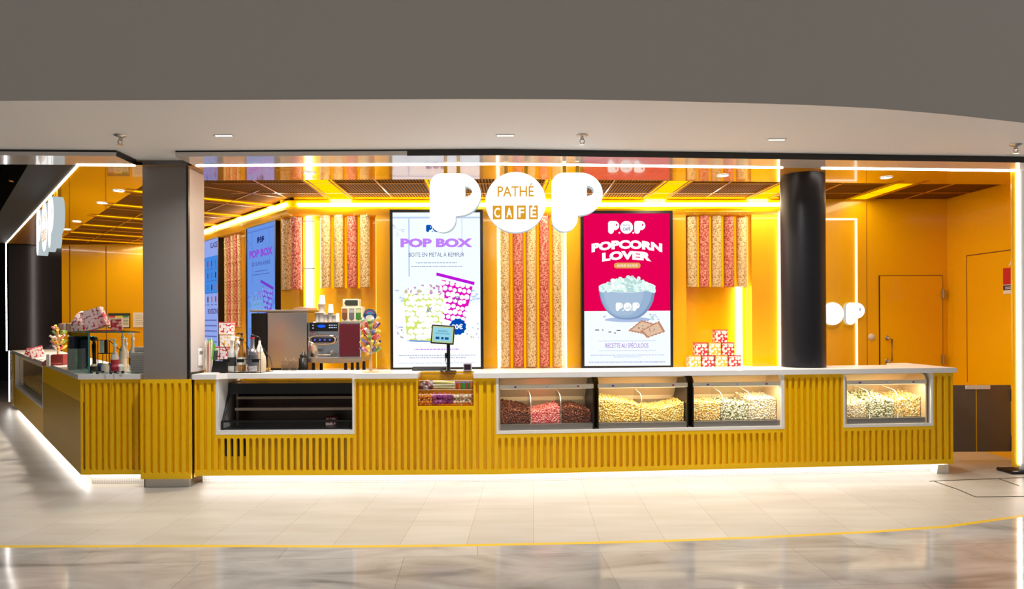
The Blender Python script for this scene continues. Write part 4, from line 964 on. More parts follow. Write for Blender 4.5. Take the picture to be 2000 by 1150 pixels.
def heap(label, fr, x0, x1, y0, y1, zb, hf, mats, wts, kr=.0125, dens=1.0):
    """loose popcorn between x0..x1, y0..y1, its top at hf(u, v) above zb"""
    pos = []
    g = kr * 1.55
    nx = max(2, int((x1 - x0) / g)); ny = max(2, int((y1 - y0) / g))
    for i in range(nx):
        u = (i + .5) / nx
        for j in range(ny):
            v = (j + .5) / ny; h = hf(u, v)
            pos.append((x0 + (x1 - x0) * u + nrg.normal() * kr * .35, y0 + (y1 - y0) * v + nrg.normal() * kr * .3, zb + h + nrg.normal() * kr * .45))
        H = hf(u, 0.); nz = int(H / g) + 1
        for q in range(nz): 
            for yy in (0, .9): pos.append((x0 + (x1 - x0) * u + nrg.normal() * kr * .4, y0 + kr * (.4 + yy) + abs(nrg.normal()) * kr * .3, zb + (q + .4) * H / nz + nrg.normal() * kr * .35))
    for xs, u in ((x0 + kr * .9, 0.), (x1 - kr * .9, 1.)):          # the heap's flanks
        for j in range(ny):
            v = (j + .5) / ny; H = hf(u, v); nz = int(H / g) + 1
            for q in range(nz): pos.append((xs + nrg.normal() * kr * .2, y0 + (y1 - y0) * v + nrg.normal() * kr * .3, zb + (q + .4) * H / nz + nrg.normal() * kr * .35))
    Vs, Fs, Ms = [], [], []; o = 0
    for p in pos:
        q = nrg.normal(size=4); q /= np.linalg.norm(q); w, x, y, z = q
        Rm = np.array([[1 - 2 * (y * y + z * z), 2 * (x * y - z * w), 2 * (x * z + y * w)], [2 * (x * y + z * w), 1 - 2 * (x * x + z * z), 2 * (y * z - x * w)], [2 * (x * z - y * w), 2 * (y * z + x * w), 1 - 2 * (x * x + y * y)]])
        p = (min(max(p[0], x0 + kr * .8), x1 - kr * .8), max(p[1], y0 + kr), max(p[2], zb + kr * .6))
        Vs.append(KV[nrg.integers(6)] @ Rm.T * (kr * nrg.uniform(.85, 1.2)) + p); Fs.append(IF + o); o += len(IV); Ms.append(np.full(len(IF), nrg.choice(len(mats), p=wts)))
    # a core under the loose kernels
    n1, n2 = 14, 8; gv = []; gf = []
    for j in range(n2 + 1):
        for i in range(n1 + 1): u, v = i / n1, j / n2; gv.append((x0 + (x1 - x0) * u, y0 + kr + (y1 - y0 - kr) * v, zb + max(.004, hf(u, v) - kr * .7)))
    for j in range(n2):
        for i in range(n1): a = j * (n1 + 1) + i; gf += [(a, a + 1, a + n1 + 2), (a, a + n1 + 2, a + n1 + 1)]
    b0 = len(gv)
    for i in range(n1 + 1): gv.append((x0 + (x1 - x0) * i / n1, y0 + kr, zb))
    for i in range(n1): gf += [(b0 + i, b0 + i + 1, i + 1), (b0 + i, i + 1, i)]
    Vs.append(np.array(gv)); Fs.append(np.array(gf) + o); Ms.append(np.zeros(len(gf)))
    me = np_mesh('popcorn_heap', np.concatenate(Vs), np.concatenate(Fs), np.concatenate(Ms), mats)
    ob = bpy.data.objects.new('popcorn_heap', me); COL.objects.link(ob); ob.matrix_world = fr.M
    return tag(ob, label, 'popcorn', 'popcorn heaps in the showcases', 'stuff')
kk = lambda n, c: mat('kernel_' + n, c, .6)
K_choc = ([kk('choc', (112, 58, 34)), kk('choc2', (84, 40, 26)), kk('choc3', (150, 86, 52))], [.5, .3, .2])
K_pink = ([kk('pink', (238, 130, 128)), kk('pink2', (250, 170, 160)), kk('pink3', (220, 84, 92))], [.5, .3, .2])
K_gold = ([kk('gold', (250, 214, 118)), kk('gold2', (255, 234, 166)), kk('gold3', (232, 176, 66))], [.5, .3, .2])
K_pale = ([kk('pale', (255, 240, 206)), kk('pale2', (255, 248, 230)), kk('pale3', (246, 216, 150))], [.5, .3, .2])
K_green = ([kk('g1', (232, 226, 190)), kk('g2', (120, 128, 70)), kk('g3', (250, 244, 220))], [.5, .25, .25])
K_car = ([kk('c1', (250, 222, 150)), kk('c2', (240, 176, 70)), kk('c3', (255, 240, 200))], [.5, .25, .25])

# ------------------------------------------------------------------ popcorn showcases
M_tray = mat('tray_grey_steel', (150, 146, 140), .35, metal=.8); M_cabsteel = mat('showcase_steel', (222, 200, 162), .4, metal=.45)
M_cablight = glow('showcase_light', (255, 226, 170), 7.0)
M_edge = mat('acrylic_edge', (255, 240, 226), .3, emit=.0)
def showcase(label, fr, px0, px1, z0, z1, divs, darkends, light, badges=3):
    a, b = fr.s(px0, .03, 790), fr.s(px1, .03, 790); w = b - a; H = z1 - z0
    t = thing('popcorn_showcase', label, 'showcase', fr.at(a, 0.0, z0), 'glass popcorn showcases')
    y0, y1 = .022, .43; rr = .075
    prof = [(y0, 0), (y1, 0), (y1, H)] + [(y0 + rr - rr * sin(R(q)) * 1 if 0 else y0 + rr * (1 - sin(R(q))), H - rr * (1 - cos(R(q)))) for q in range(0, 91, 15)]
    for side, x in (('l', 0), ('r', w - .012)):
        mb = MB(); mb.prism(prof, x, x + .012, 'x'); mb.build('end_panel', M_black if (darkends == 'both' or darkends == side) else M_cabsteel, t)
    mb = MB(); mb.box(.012, w - .012, y0 + .006, y1 - .02, .0, .05); mb.build('tray', M_tray, t)
    mb = MB(); mb._add([(.012, y1 - .02, .05), (w - .012, y1 - .02, .05), (w - .012, y1 - .02, H * .52), (.012, y1 - .02, H * .52), (w - .012, y1 - .15, H - .01), (.012, y1 - .15, H - .01)], [(0, 1, 2, 3), (3, 2, 4, 5)]); mb.box(.012, w - .012, y1 - .02, y1 - .005, 0, H * .52)
    mb.box(.03, w - .03, y1 - .032, y1 - .02, H * .47, H * .55); mb.build('back_panel', M_cabsteel, t)
    mb = MB(); mb.box(.012, w - .012, y0 + rr, y1, H - .012, H); mb.build('top_panel', M_cabsteel, t)
    g = []; 
    gp = [(y0, .012)] + [(y0 + rr * (1 - sin(R(q))), H - rr * (1 - cos(R(q)))) for q in range(90, -1, -15)]
    mb = MB(); mb.s = True
    for (ya, za), (yb, zb_) in zip(gp, gp[1:]): mb.quad((.006, ya, za), (w - .006, ya, za), (w - .006, yb, zb_), (.006, yb, zb_))
    mb.build('curved_glass', M_glass, t)
    zr_ = H - rr - .012
    mb = MB(); mb.rbox(.004, w - .004, y0 - .004, y0 + .010, zr_ - .012, zr_ + .028, .004); mb.build('top_rail', M_glassrail, t)
    mb = MB(); mb.box(.02, w - .02, y0 + .012, y0 + .022, zr_ - .014, zr_ - .004); mb.build('light_tube', M_cablight if light > 3 else glow('showcase_light_low', (255, 226, 190), 2.0), t)
    for i in range(badges):
        x = w * (.17 + .33 * i)
        mb = MB(); mb.flat(shape([disc(.021, .0155, 20)]), x, zr_ + .008, y0 - .006, 0); mb.flat(shape([disc(.014, .009, 16)]), x, zr_ + .008, y0 - .0075, 1); mb.build('flavour_badge', [M_badge, [M_badgev, M_badgeg, M_badger][i % 3]], t)
    for p in divs:
        x = fr.s(p, .03, 800) - a
        mb = MB(); pp = [(y0 + .012, .05), (y1 - .03, .05), (y1 - .12, H * .72), (y0 + .07, H * .66), (y0 + .03, H * .60), (y0 + .012, H * .50)]
        mb.prism(pp, x - .003, x + .003, 'x'); dv = mb.build('divider', M_acryl, t)
        mb = MB(); mb.tube([(x, y0 + .012, .05), (x, y0 + .012, H * .50), (x, y0 + .03, H * .60), (x, y0 + .07, H * .66), (x, y1 - .12, H * .72)], .0032, 6); mb.build('divider_edge', M_edge, dv)
    ld = bpy.data.lights.new('showcase_lamp', 'AREA'); ld.shape = 'RECTANGLE'; ld.size = w * .9; ld.size_y = .012; ld.energy = light; ld.color = (1, .82, .55)
    lo = bpy.data.objects.new('showcase_lamp', ld); COL.objects.link(lo); lo.parent = t; lo.location = (w / 2, y0 + .018, zr_ - .018); lo.rotation_euler = (R(20), 0, 0)
    return a, w, y0, y1
M_glassrail = mat('showcase_rail', (236, 226, 206), .25, coat=.5); M_badge = mat('badge_white', (236, 232, 236), .4); M_badgev = mat('badge_violet', (120, 90, 150), .4); M_badgeg = mat('badge_grey', (190, 200, 210), .4); M_badger = mat('badge_red', (190, 110, 100), .4)
zc0, zc1 = zp2 + .001, ZC - .008
def L(a, b): return lambda u, v: a + (b - a) * u
def fill(fr, a, w, y0, y1, z0, bounds, items):
    for (b0, b1), (lab, K, hf, kr) in zip(bounds, items): heap(lab, fr, b0, b1, y0 + .062, y1 - .035, z0 + .05, hf, K[0], K[1], kr)
def bnds(fr, a, w, divs):
    e = [a + .014] + [fr.s(p, .03, 800) for p in divs] + [a + w - .014]
    return [(e[i] + .002, e[i + 1] - .002) for i in range(len(e) - 1)]
def zh(px, py, z0): return FR.z(px, py, .035) - z0 - .05
D1 = (1037, 1095.5); a, w, y0, y1 = showcase('popcorn showcase with brown and pink heaps, first from the left', FR, 974.5, 1160, zc0, zc1, D1, 'r', 2.6)
h1, h2 = zh(1000, 794, zc0), zh(1030, 803, zc0)
fill(FR, a, w, y0, y1, zc0, bnds(FR, a, w, D1), [
    ('heap of brown chocolate popcorn beside the white frame, in the first showcase', K_choc, lambda u, v: (h1 + (h2 - h1) * u ** 1.5) * (.80 + .35 * v), .0092),
    ('heap of pink popcorn in the first showcase', K_pink, lambda u, v: zh(1040, 808, zc0) + (zh(1090, 797, zc0) - zh(1040, 808, zc0)) * u + .015 * v, .0096),
    ('heap of brown chocolate popcorn right of the pink heap', K_choc, lambda u, v: zh(1100, 806, zc0) + (zh(1118, 796, zc0) - zh(1100, 806, zc0)) * math.exp(-((u - .40) / .35) ** 2) + .01 * v, .0092)])
D2 = (1254,); a, w, y0, y1 = showcase('popcorn showcase with two golden heaps, second from the left', FR, 1166.5, 1343.5, zc0, zc1, D2, 'both', 5.2)
fill(FR, a, w, y0, y1, zc0, bnds(FR, a, w, D2), [
    ('tall golden popcorn heap sloping down to the right, in the second showcase', K_gold, lambda u, v: zh(1175, 781, zc0) * (1 - u ** 1.6) + zh(1250, 795, zc0) * u ** 1.6 + .02 * v, .0096),
    ('golden popcorn heap with a hollow in its middle, in the second showcase', K_gold, lambda u, v: zh(1280, 799.5, zc0) + (zh(1340, 787, zc0) - zh(1280, 799.5, zc0)) * (u - .3) ** 2 * 2.0 + .012 * v, .0096)])
D3 = (1412, 1466.5); a, w, y0, y1 = showcase('popcorn showcase with golden, green-flecked and pale heaps, third from the left', FR, 1352, 1525, zc0, zc1, D3, 'l', 5.2)
fill(FR, a, w, y0, y1, zc0, bnds(FR, a, w, D3), [
    ('golden popcorn heap at the left of the third showcase', K_car, lambda u, v: zh(1380, 789, zc0) + .02 * v, .0096),
    ('popcorn heap flecked with dark green in the third showcase', K_green, lambda u, v: zh(1440, 789, zc0) + .012 * sin(6 * u) + .02 * v, .0096),
    ('pale popcorn heap at the right of the third showcase', K_pale, lambda u, v: zh(1490, 781, zc0) + .025 * v, .0096)])
zd0, zd1 = zp5 + .001, ZC - .008
D4 = (1699, 1754); a, w, y0, y1 = showcase('single popcorn showcase at the right end of the counter', FR, 1651, 1809, zd0, zd1, D4, 'none', 5.5)
def zh4(px, py): return FR.z(px, py, .035) - zd0 - .05
fill(FR, a, w, y0, y1, zd0, bnds(FR, a, w, D4), [
    ('pale popcorn heap at the left of the end showcase', K_pale, lambda u, v: zh4(1670, 793) + .02 * u + .075 * v, .0096),
    ('popcorn heap with dark flecks in the middle of the end showcase', K_green, lambda u, v: zh4(1725, 786) + .02 * math.sin(3 * u) + .06 * v, .0096),
    ('caramel-flecked popcorn heap at the right of the end showcase', K_car, lambda u, v: zh4(1775, 786) + .045 * u + .04 * v, .0096)])
# small showcase of the left wing
aL, bL = rb + .035, ra - .035; zL0, zL1 = zq + .031, ZC - .01
t = thing('popcorn_showcase', 'small glass showcase in the white recess of the left counter', 'showcase', FL.at(aL, 0, zL0), 'glass popcorn showcases')
w = bL - aL; H = zL1 - zL0
for x in (0, w - .012): mb = MB(); mb.box(x, x + .012, .05, .42, 0, H); mb.build('end_panel', M_cabsteel, t)
mb = MB(); mb.box(.012, w - .012, .40, .42, 0, H); mb.build('back_panel', mat('bronze_steel', (120, 104, 66), .3, metal=.8), t)
mb = MB(); mb.box(.012, w - .012, .056, .4, 0, .05); mb.build('tray', M_tray, t)
mb = MB(); mb.quad((.006, .05, 0), (w - .006, .05, 0), (w - .006, .05, H - .06), (.006, .05, H - .06)); mb.quad((.006, .05, H - .06), (w - .006, .05, H - .06), (w - .006, .12, H), (.006, .12, H)); mb.build('front_glass', M_glass, t)
mb = MB(); mb.box(.03, w - .03, .1, .12, H - .03, H - .018); mb.build('light_tube', glow('showcase_light_low', (255, 226, 190), 2.0), t)
heap('low golden popcorn heap in the small showcase of the left counter', FL, aL + .02, bL - .02, .07, .38, zL0 + .05, lambda u, v: .07 + .04 * v, K_gold[0], K_gold[1], .011)
# ------------------------------------------------------------------ black bakery showcase
a, b = xa + .030, xb - .026; z0, z1 = zr2 + .007, ZC - .06; w = b - a; H = z1 - z0
t = thing('bakery_showcase', 'empty black bakery showcase with a slanted glass front, set in the white recess', 'showcase', FM.at(a, 0, z0))
yb_, ym, yt = .05, .07, .22; zm = .075
prof = [(yb_, 0), (.47, 0), (.47, H), (yt, H), (yt - .01, H - .09), (ym, zm), (yb_, zm)]
mb = MB(); mb.box(.012, w - .012, .44, .46, 0, H); mb.box(.012, w - .012, yb_ + .01, .44, 0, .012); mb.build('body', M_blackp, t)
mb = MB(); mb.box(.012, w - .012, yt - .012, .46, H - .012, H); mb.box(.012, w - .012, yt - .02, yt + .01, H - .095, H); mb.build('top_hood', M_blackp, t)
for x in (0, w - .012):
    mb = MB()
    for p, q in zip(prof, prof[1:] + prof[:1]):
        mb.tube([(x + .006, p[0], p[1]), (x + .006, q[0], q[1])], .011, 6)
    mb.build('side_frame', M_blackp, t)
mb = MB(); mb.prism(prof, w - .009, w - .006, 'x'); mb.build('side_glass', M_glass, t)
mb = MB(); mb.quad((.012, yt - .012, H - .09), (w - .012, yt - .012, H - .09), (w - .012, ym, zm), (.012, ym, zm)); mb.build('slanted_glass', glass('smoked_glass', (214, 210, 206), .02), t)
mb = MB(); mb.box(.012, w - .012, ym - .012, ym + .012, zm - .008, zm + .008); mb.build('glass_rail', M_blackp, t)
mb = MB(); mb.quad((.03, yb_, 0.012), (w - .03, yb_, 0.012), (w - .03, yb_, zm - .008), (.03, yb_, zm - .008)); mb.build('lower_glass', M_glass, t)
for zz, ys in ((.17, .18), (.27, .22)):
    mb = MB(); mb.box(.07, w - .014, ys, .43, zz, zz + .006); mb.box(.07, w - .014, ys - .004, ys, zz - .012, zz + .012); mb.build('glass_shelf', M_chrome if 0 else mat('shelf_edge', (196, 180, 164), .25, metal=.4), t)
mb = MB(); mb.box(.05, .075, .25, .43, .012, H - .02); mb.build('side_wall', mat('showcase_inner', (124, 108, 96), .25, metal=.3), t)
mb = MB(); mb.box(.075, w - .014, .43, .438, .012, H - .02); mb.build('mirror_back', mat('showcase_inner', (124, 108, 96), .25, metal=.3), t)

# ------------------------------------------------------------------ patterned cartons
def carton_mat(name, c1, c2=(250, 240, 232), sc=32, th=.52):
    m = mat(name, c1, .4); n, l, b = nodes(m); t = N(m, 'ShaderNodeTexCoord'); v = N(m, 'ShaderNodeTexVoronoi'); v.inputs['Scale'].default_value = sc; v.inputs['Randomness'].default_value = .55
    r = ramp(m, [(0, c2), (th, c2), (th + .06, c1)]); l.new(t.outputs['Object'], v.inputs['Vector']); l.new(v.outputs['Distance'], r.inputs[0]); l.new(r.outputs[0], b.inputs['Base Color']); return m
M_cr = carton_mat('carton_red', (214, 40, 56)); M_cy = carton_mat('carton_yellow', (240, 178, 60)); M_cpk = carton_mat('carton_pink', (192, 58, 82), (244, 226, 224), 30, .56)
M_rimr = mat('carton_rim_red', (196, 30, 48), .35); M_rimy = mat('carton_rim_yellow', (226, 160, 40), .35)
def carton(label, M, s=.15, red=True, grp='patterned popcorn cartons', h=None):
    h = h or s * .98
    t = thing('popcorn_carton', label, 'carton', M, grp)
    mb = MB(); r = s * .12
    mb.prism(rrect(s * .96, s * .96, r), 0, h * .95, 'z'); mb.build('box_body', M_cr if red else M_cy, t)
    mb = MB(); mb.prism(rrect(s, s, r), h * .94, h, 'z'); mb.build('lid_rim', M_rimr if red else M_rimy, t)
    return t
BD_ = -.29
def s_at(px): return FB.s(px, BD_ - .07, 690)
sz = FB.s(1371.5, BD_ - .075, 700) - FB.s(1346, BD_ - .075, 700)
rows = [((1358, 1384, 1410, 1436), (0, 1, 0, 1), 'bottom'), ((1371, 1397, 1423), (1, 0, 1), 'middle'), ((1410,), (1,), 'top')]
pos_ = {'bottom': ('at the left end', 'second from the left', 'third from the left', 'at the right end'), 'middle': ('at the left', 'in the centre', 'at the right'), 'top': ('alone',)}
zz = BW
for pxs, reds, nm in rows:
    for p, rd, wh in zip(pxs, reds, pos_[nm]):
        carton('%s and white patterned carton %s in the %s row of the pyramid' % ('red' if rd else 'yellow', wh, nm), FB.at(s_at(p), BD_, zz), sz * .985, rd)
    zz += sz * .98
# cartons behind the straws, one in the bakery showcase
def ft(px, py, Y, z): p = atz(px, py, z) if Y is None else at(px, py, Y); return p
Yk = 6.52
for i, (px, py, rd, lab) in enumerate(((436, 723, 0, 'yellow patterned carton at the foot of the stack behind the black napkin box'), (436, 697.5, 1, 'red patterned carton, second from the foot of the stack behind the napkin box'), (444, 672, 0, 'yellow patterned carton, third in the stack behind the syrup bottles'), (443, 646, 1, 'red patterned carton on top of the stack behind the syrup bottles'))):
    x = at(px, py, Yk).x; carton(lab, T(x, Yk, WT + i * .118, .12 - .1 * (i % 2)), .119, rd)
x = at(453, 700, 6.46).x
carton('small red patterned carton inside the black bakery showcase', FM.at(FM.s(649, .3, 815), .28, zr2 + .007 + .0125), .1, True, h=.07)

# ------------------------------------------------------------------ sweets in the clear trays
st0, st1 = ya + .006, yb - .006
zT1, zT0 = FM.z(870, 762, 0.0), FM.z(870, 789, 0.0)
t = thing('sweet_tray', 'clear two-tier acrylic tray of sweets in the counter front', 'tray', FM.at(st0, 0, zT0 - .004))
wt = st1 - st0; dz1 = zT1 - zT0 + .004
M_tint = glass('tinted_acrylic', (255, 238, 214), .03, 1.0)
mb = MB(); mb.box(0, wt, .01, .2, 0, .005); mb.build('lower_tier', M_tint, t)
mb = MB(); mb.box(0, wt, .05, .2, dz1 - .006, dz1); mb.build('upper_tier', M_tint, t)
mb = MB(); mb.box(0, wt, .0, .006, 0, dz1 * .70); mb.build('lower_front', M_acryl, t)
mb = MB(); mb.box(0, wt, .03, .036, dz1 - .03, dz1 + .085); mb.build('upper_front', M_acryl, t)
mb = MB(); mb.box(0, wt, .2, .206, 0, WT - zT0 - .04); mb.build('back_plate', M_acryl, t)
mb = MB(); mb.box(0, wt, .0, .2, WT - zT0 - .012, WT - zT0 - .006); mb.build('cover', M_acryl, t)
for x in (0, wt - .005): mb = MB(); mb.box(x, x + .005, .006, .2, .005, WT - zT0 - .014); mb.build('side_plate', M_acryl, t)
mb = MB()
for z, y in ((dz1 * .70, .003), (dz1 + .085, .033), (dz1, .05)): mb.tube([(0, y, z), (wt, y, z)], .002, 6)
mb.build('bright_edge', M_edge, t)
def sweet(nm, label, cat, M, mats, kind, grp):
    t = thing(nm, label, cat, M, grp)
    if kind == 'ball':
        mb = MB(); mb.ball((0, 0, 0), .0155); mb.build('sweet', mats[0], t)
        mb = MB(); mb.lathe([(.003, .012), (.010, .026), (.012, .028)], 8, cap=False); mb.lathe([(.012, -.028), (.010, -.026), (.003, -.012)], 8, cap=False); mb.build('wrapper_twist', mats[1], t)
    elif kind == 'bag':
        mb = MB(); bm = bmesh.new(); bmesh.ops.create_icosphere(bm, subdivisions=2, radius=1)
        for v in bm.verts: k = 1 + .16 * math.sin(7 * v.co.x + 3 * v.co.z) * math.cos(5 * v.co.y + v.co.z * 4); v.co = Vector((v.co.x * .03 * k, v.co.y * .016 * k, v.co.z * .024 * k))
        mb._add([v.co[:] for v in bm.verts], [[v.index for v in f.verts] for f in bm.faces], 0, False); bm.free(); mb.build('pouch', mats[0], t)
        mb = MB(); mb.prism([(-.026, .02), (.026, .02), (.03, .031), (.01, .028), (-.01, .032), (-.03, .03)], -.0015, .0015, 'y'); mb.build('seal', mats[1], t)
    elif kind == 'roll':
        mb = MB(); mb.tube([(-.088, 0, 0), (-.03, 0, .002), (.03, 0, .001), (.088, 0, 0)], .0135, 10); mb.build('wrap', mats[0], t)
        mb = MB()
        for s in (-1, 1): mb.tube([(s * .088, 0, 0), (s * .1, 0, .001)], [.012, .016], 8)
        mb.build('twisted_end', mats[1], t)
    elif kind == 'stick':
        mb = MB(); mb.lathe([(.0105, 0), (.0105, .058)], 10); mb.build('tube_body', mats[0], t)
        mb = MB(); mb.lathe([(.0105, .058), (.008, .068), (.006, .070)], 10); mb.build('tube_cap', mats[1], t)
    return t
c_ = lambda n, c, r=.3: mat('sweet_' + n, c, r, coat=.3)
xs0 = FM.s(819, .08, 780); xw = (FM.s(923, .08, 780) - xs0) / 104.
SX = lambda px: xs0 + (px - 819) * xw
k = 0
def layer(pxa, pxb, n, rows, z0, dy0, nm, lab, cat, mats, kind, grp, st=.030):
    for r in range(rows):
        for i in range(n):
            px = pxa + (pxb - pxa) * (i + .5 + (.25 if r % 2 else -.1)) / n
            M = FM.at(SX(px), dy0 + .028 * (r % 2) + rnd.uniform(0, .012), z0 + .017 + st * .82 * r + rnd.uniform(-.003, .003)) @ Matrix.Rotation(rnd.uniform(-1, 1), 4, 'Y') @ Matrix.Rotation(rnd.uniform(-.7, .7), 4, 'Z')
            sweet(nm, lab, cat, M, mats if not isinstance(mats[0], list) else mats[(i + r) % len(mats)], kind, grp)
layer(819, 846, 5, 3, zT0, .03, 'wrapped_sweet', 'orange wrapped sweet in the heap at the left of the lower tray', 'sweet', [c_('orange', (240, 150, 40)), c_('orange2', (255, 196, 110))], 'ball', 'orange sweets in the lower tray')
layer(847, 885, 4, 3, zT0, .03, 'sweet_pouch', 'purple foil sweet pouch in the middle of the lower tray', 'sweet', [c_('purple', (150, 60, 130)), c_('pinkp', (226, 110, 150))], 'bag', 'purple sweets in the lower tray')
layer(887, 922, 6, 3, zT0, .03, 'wrapped_sweet', 'round pale sweet in the mixed heap at the right of the lower tray', 'sweet', [[c_('white', (240, 226, 216)), c_('green', (120, 170, 80))], [c_('pinkb', (240, 190, 180)), c_('rose', (214, 90, 110))], [c_('creamb', (246, 226, 180)), c_('white2', (250, 244, 240))]], 'ball', 'pale sweets in the lower tray')
layer(820, 846, 3, 2, zT1, .065, 'sweet_pouch', 'dark red and silver sweet pouch at the left of the upper tray', 'sweet', [[c_('maroon', (120, 40, 44)), c_('silver', (214, 206, 214))], [c_('silver2', (180, 170, 176)), c_('maroon2', (140, 50, 50))]], 'bag', 'dark red sweets in the upper tray', .034)
for i, (z, rz, c) in enumerate(((.015, .02, (206, 206, 150)), (.038, -.03, (226, 218, 190)), (.062, .06, (236, 226, 140)))):
    sweet('sweet_roll', ('cream wrapped sweet roll at the bottom of the pile in the upper tray', 'pale wrapped sweet roll in the middle of the pile in the upper tray', 'yellow wrapped sweet roll on top of the pile in the upper tray')[i], 'sweet', FM.at(SX(867), .085, zT1 + z) @ Matrix.Rotation(rz, 4, 'Y'), [c_('roll%d' % i, c), c_('rollend', (236, 230, 214))], 'roll', 'rolls in the upper tray')
sc_ = [(190, 50, 40), (230, 120, 40), (40, 150, 70), (60, 170, 90), (200, 60, 50), (40, 140, 70), (235, 130, 50)]
for i, c in enumerate(sc_):
    sweet('sweet_stick', '%s upright sweet tube, %s from the left at the right of the upper tray' % (('red', 'orange', 'green', 'light green', 'red', 'green', 'orange')[i], ('first', 'second', 'third', 'fourth', 'fifth', 'sixth', 'seventh')[i]), 'sweet', FM.at(SX(893 + 4.7 * i), .075, zT1 + .001), [c_('st%d' % i, c), c_('stcap', (120, 110, 170))], 'stick', 'upright sweet tubes in the upper tray')

# ------------------------------------------------------------------ till: tablet, cash drawer, payment reader
YT = 6.36
base = at(876, 722, YT); zt0 = WT
t = thing('till_tablet', 'black till tablet on a pole showing a pale blue welcome screen', 'tablet', Matrix.Translation((base.x, YT, zt0)))
pc = at(865.5, 653, YT); dxp = pc.x - base.x; dzp = pc.z - zt0; hw, hz = (at(888, 650, YT).x - at(843, 650, YT).x) / 2, (at(865, 635, YT).z - at(865, 672, YT).z) / 2
mb = MB(); mb.lathe([(.075, 0), (.075, .006), (.02, .012), (.0175, .014)], 24); mb.build('base_plate', M_blackp, t)
mb = MB(); mb.lathe([(.0165, .012), (.0165, dzp - .02)], 16); mb.build('pole', M_blackp, t)
mb = MB(Matrix.Translation((0, 0, 0))); mb.tube([(0, 0, dzp - .06), (dxp * .4, -.01, dzp - .02), (dxp, -.015, dzp)], .014, 8); mb.build('arm', M_blackp, t)
TM = Matrix.Translation((dxp, -.04, dzp)) @ Matrix.Rotation(R(4), 4, 'Y') @ Matrix.Rotation(R(-8), 4, 'X')
mb = MB(TM); mb.rbox(-hw, hw, 0, .022, -hz, hz, .006); hs_ = mb.build('housing', M_blackp, t)
mb = MB(TM); mb.quad((-hw * .9, -.001, -hz * .86), (hw * .9, -.001, -hz * .86), (hw * .9, -.001, hz * .86), (-hw * .9, -.001, hz * .86), 1); mb.quad((-hw * .78, -.0016, -hz * .7), (hw * .78, -.0016, -hz * .7), (hw * .78, -.0016, hz * .72), (-hw * .78, -.0016, hz * .72), 0)
scr = mb.build('display', [glow('till_blue', (150, 214, 232), 1.0), glow('till_green', (196, 214, 160), .9)], t)
mb = MB(TM); mb.flat(text('BIENVENUE', .012, .085, .01), 0, hz * .30, -.0022, 0); mb.flat(text('DANS VOTRE CINÉMA', .012, .135), 0, hz * .04, -.0022, 0)
for i, (xx, ww) in enumerate(((-.045, .035), (0., .022), (.04, .036))): mb.quad((xx - ww / 2, -.0022, -hz * .52), (xx + ww / 2, -.0022, -hz * .52), (xx + ww / 2, -.0022, -hz * .26), (xx - ww / 2, -.0022, -hz * .26), 0)
mb.build('screen_text', [glow('till_ink', (30, 90, 150), .8)], scr)
mb = MB(); mb.rbox(-.03, -.012, -.035, .01, dzp * .36, dzp * .50, .004); mb.tube([(-.014, -.02, dzp * .45), (-.024, -.05, dzp * .3), (-.016, -.04, dzp * .2)], .004, 6); mb.build('cable_clip', M_blackp, t)
p0, p1 = at(804, 720, 6.42), at(871, 720, 6.42)
t = thing('cash_drawer', 'flat black cash drawer on the worktop left of the tablet pole', 'cash drawer', Matrix.Translation((p0.x, 6.44, WT)))
ww = p1.x - p0.x; mb = MB(); mb.rbox(0, ww, 0, .1, 0, .034, .005); mb.build('case', M_blackp, t)
mb = MB(); mb.rbox(.01, ww - .01, -.006, .002, .006, .026, .002); mb.build('drawer_front', mat('drawer_grey', (60, 66, 72), .4), t)
p0, p1 = at(905, 722, 6.34), at(921, 708, 6.34)
t = thing('payment_reader', 'small dark payment reader with a pale frame, right of the tablet', 'payment reader', Matrix.Translation(((p0.x + p1.x) / 2, 6.34, WT)))
hw = (p1.x - p0.x) / 2
mb = MB(Matrix.Rotation(R(-12), 4, 'X')); mb.rbox(-hw, hw, 0, .03, .002, .075, .004); mb.build('case', mat('reader_grey', (168, 160, 172), .35), t)
mb = MB(Matrix.Rotation(R(-12), 4, 'X')); mb.box(-hw * .78, hw * .78, -.002, 0, .014, .064); mb.build('reader_screen', mat('reader_dark', (44, 24, 34), .2), t)

# ------------------------------------------------------------------ coffee corner
YM = 7.28
def X_(px, Y): return at(px, 660, Y).x
def Z_(py, px, Y): return at(px, py, Y).z
x0_, x1_, xk = X_(491, YM), X_(600, YM), X_(521, YM); zt_ = Z_(609, 560, YM)
t = thing('steel_machine', 'big brushed steel machine with a black left face on the back counter', 'machine', Matrix.Translation((x0_, YM, BW)))
Hh = zt_ - BW; Wm = x1_ - x0_
mb = MB(); mb.rbox(xk - x0_, Wm, 0, .50, .0, Hh, .012); mb.build('steel_body', M_steel, t)
mb = MB(); mb.rbox(0, xk - x0_, -.006, .5, 0, Hh - .012, .008); mb.build('black_door', M_blackp, t)
mb = MB(); mb.rbox(-.012, Wm + .006, -.014, .5, Hh + .001, Hh + .022, .006); mb.build('lid', M_steel, t)
mb = MB(); mb.prism([(Wm * .70, Hh + .022), (Wm, Hh + .022), (Wm - .01, Hh + .045), (Wm * .84, Hh + .055), (Wm * .76, Hh + .045)], .05, .4, 'y'); mb.build('hood', mat('hood_copper', (206, 160, 128), .35, metal=.4), t)
mb = MB(); mb.rbox(.03, Wm - .03, -.002, .02, .012, .06, .004); mb.build('kick_strip', M_black, t)
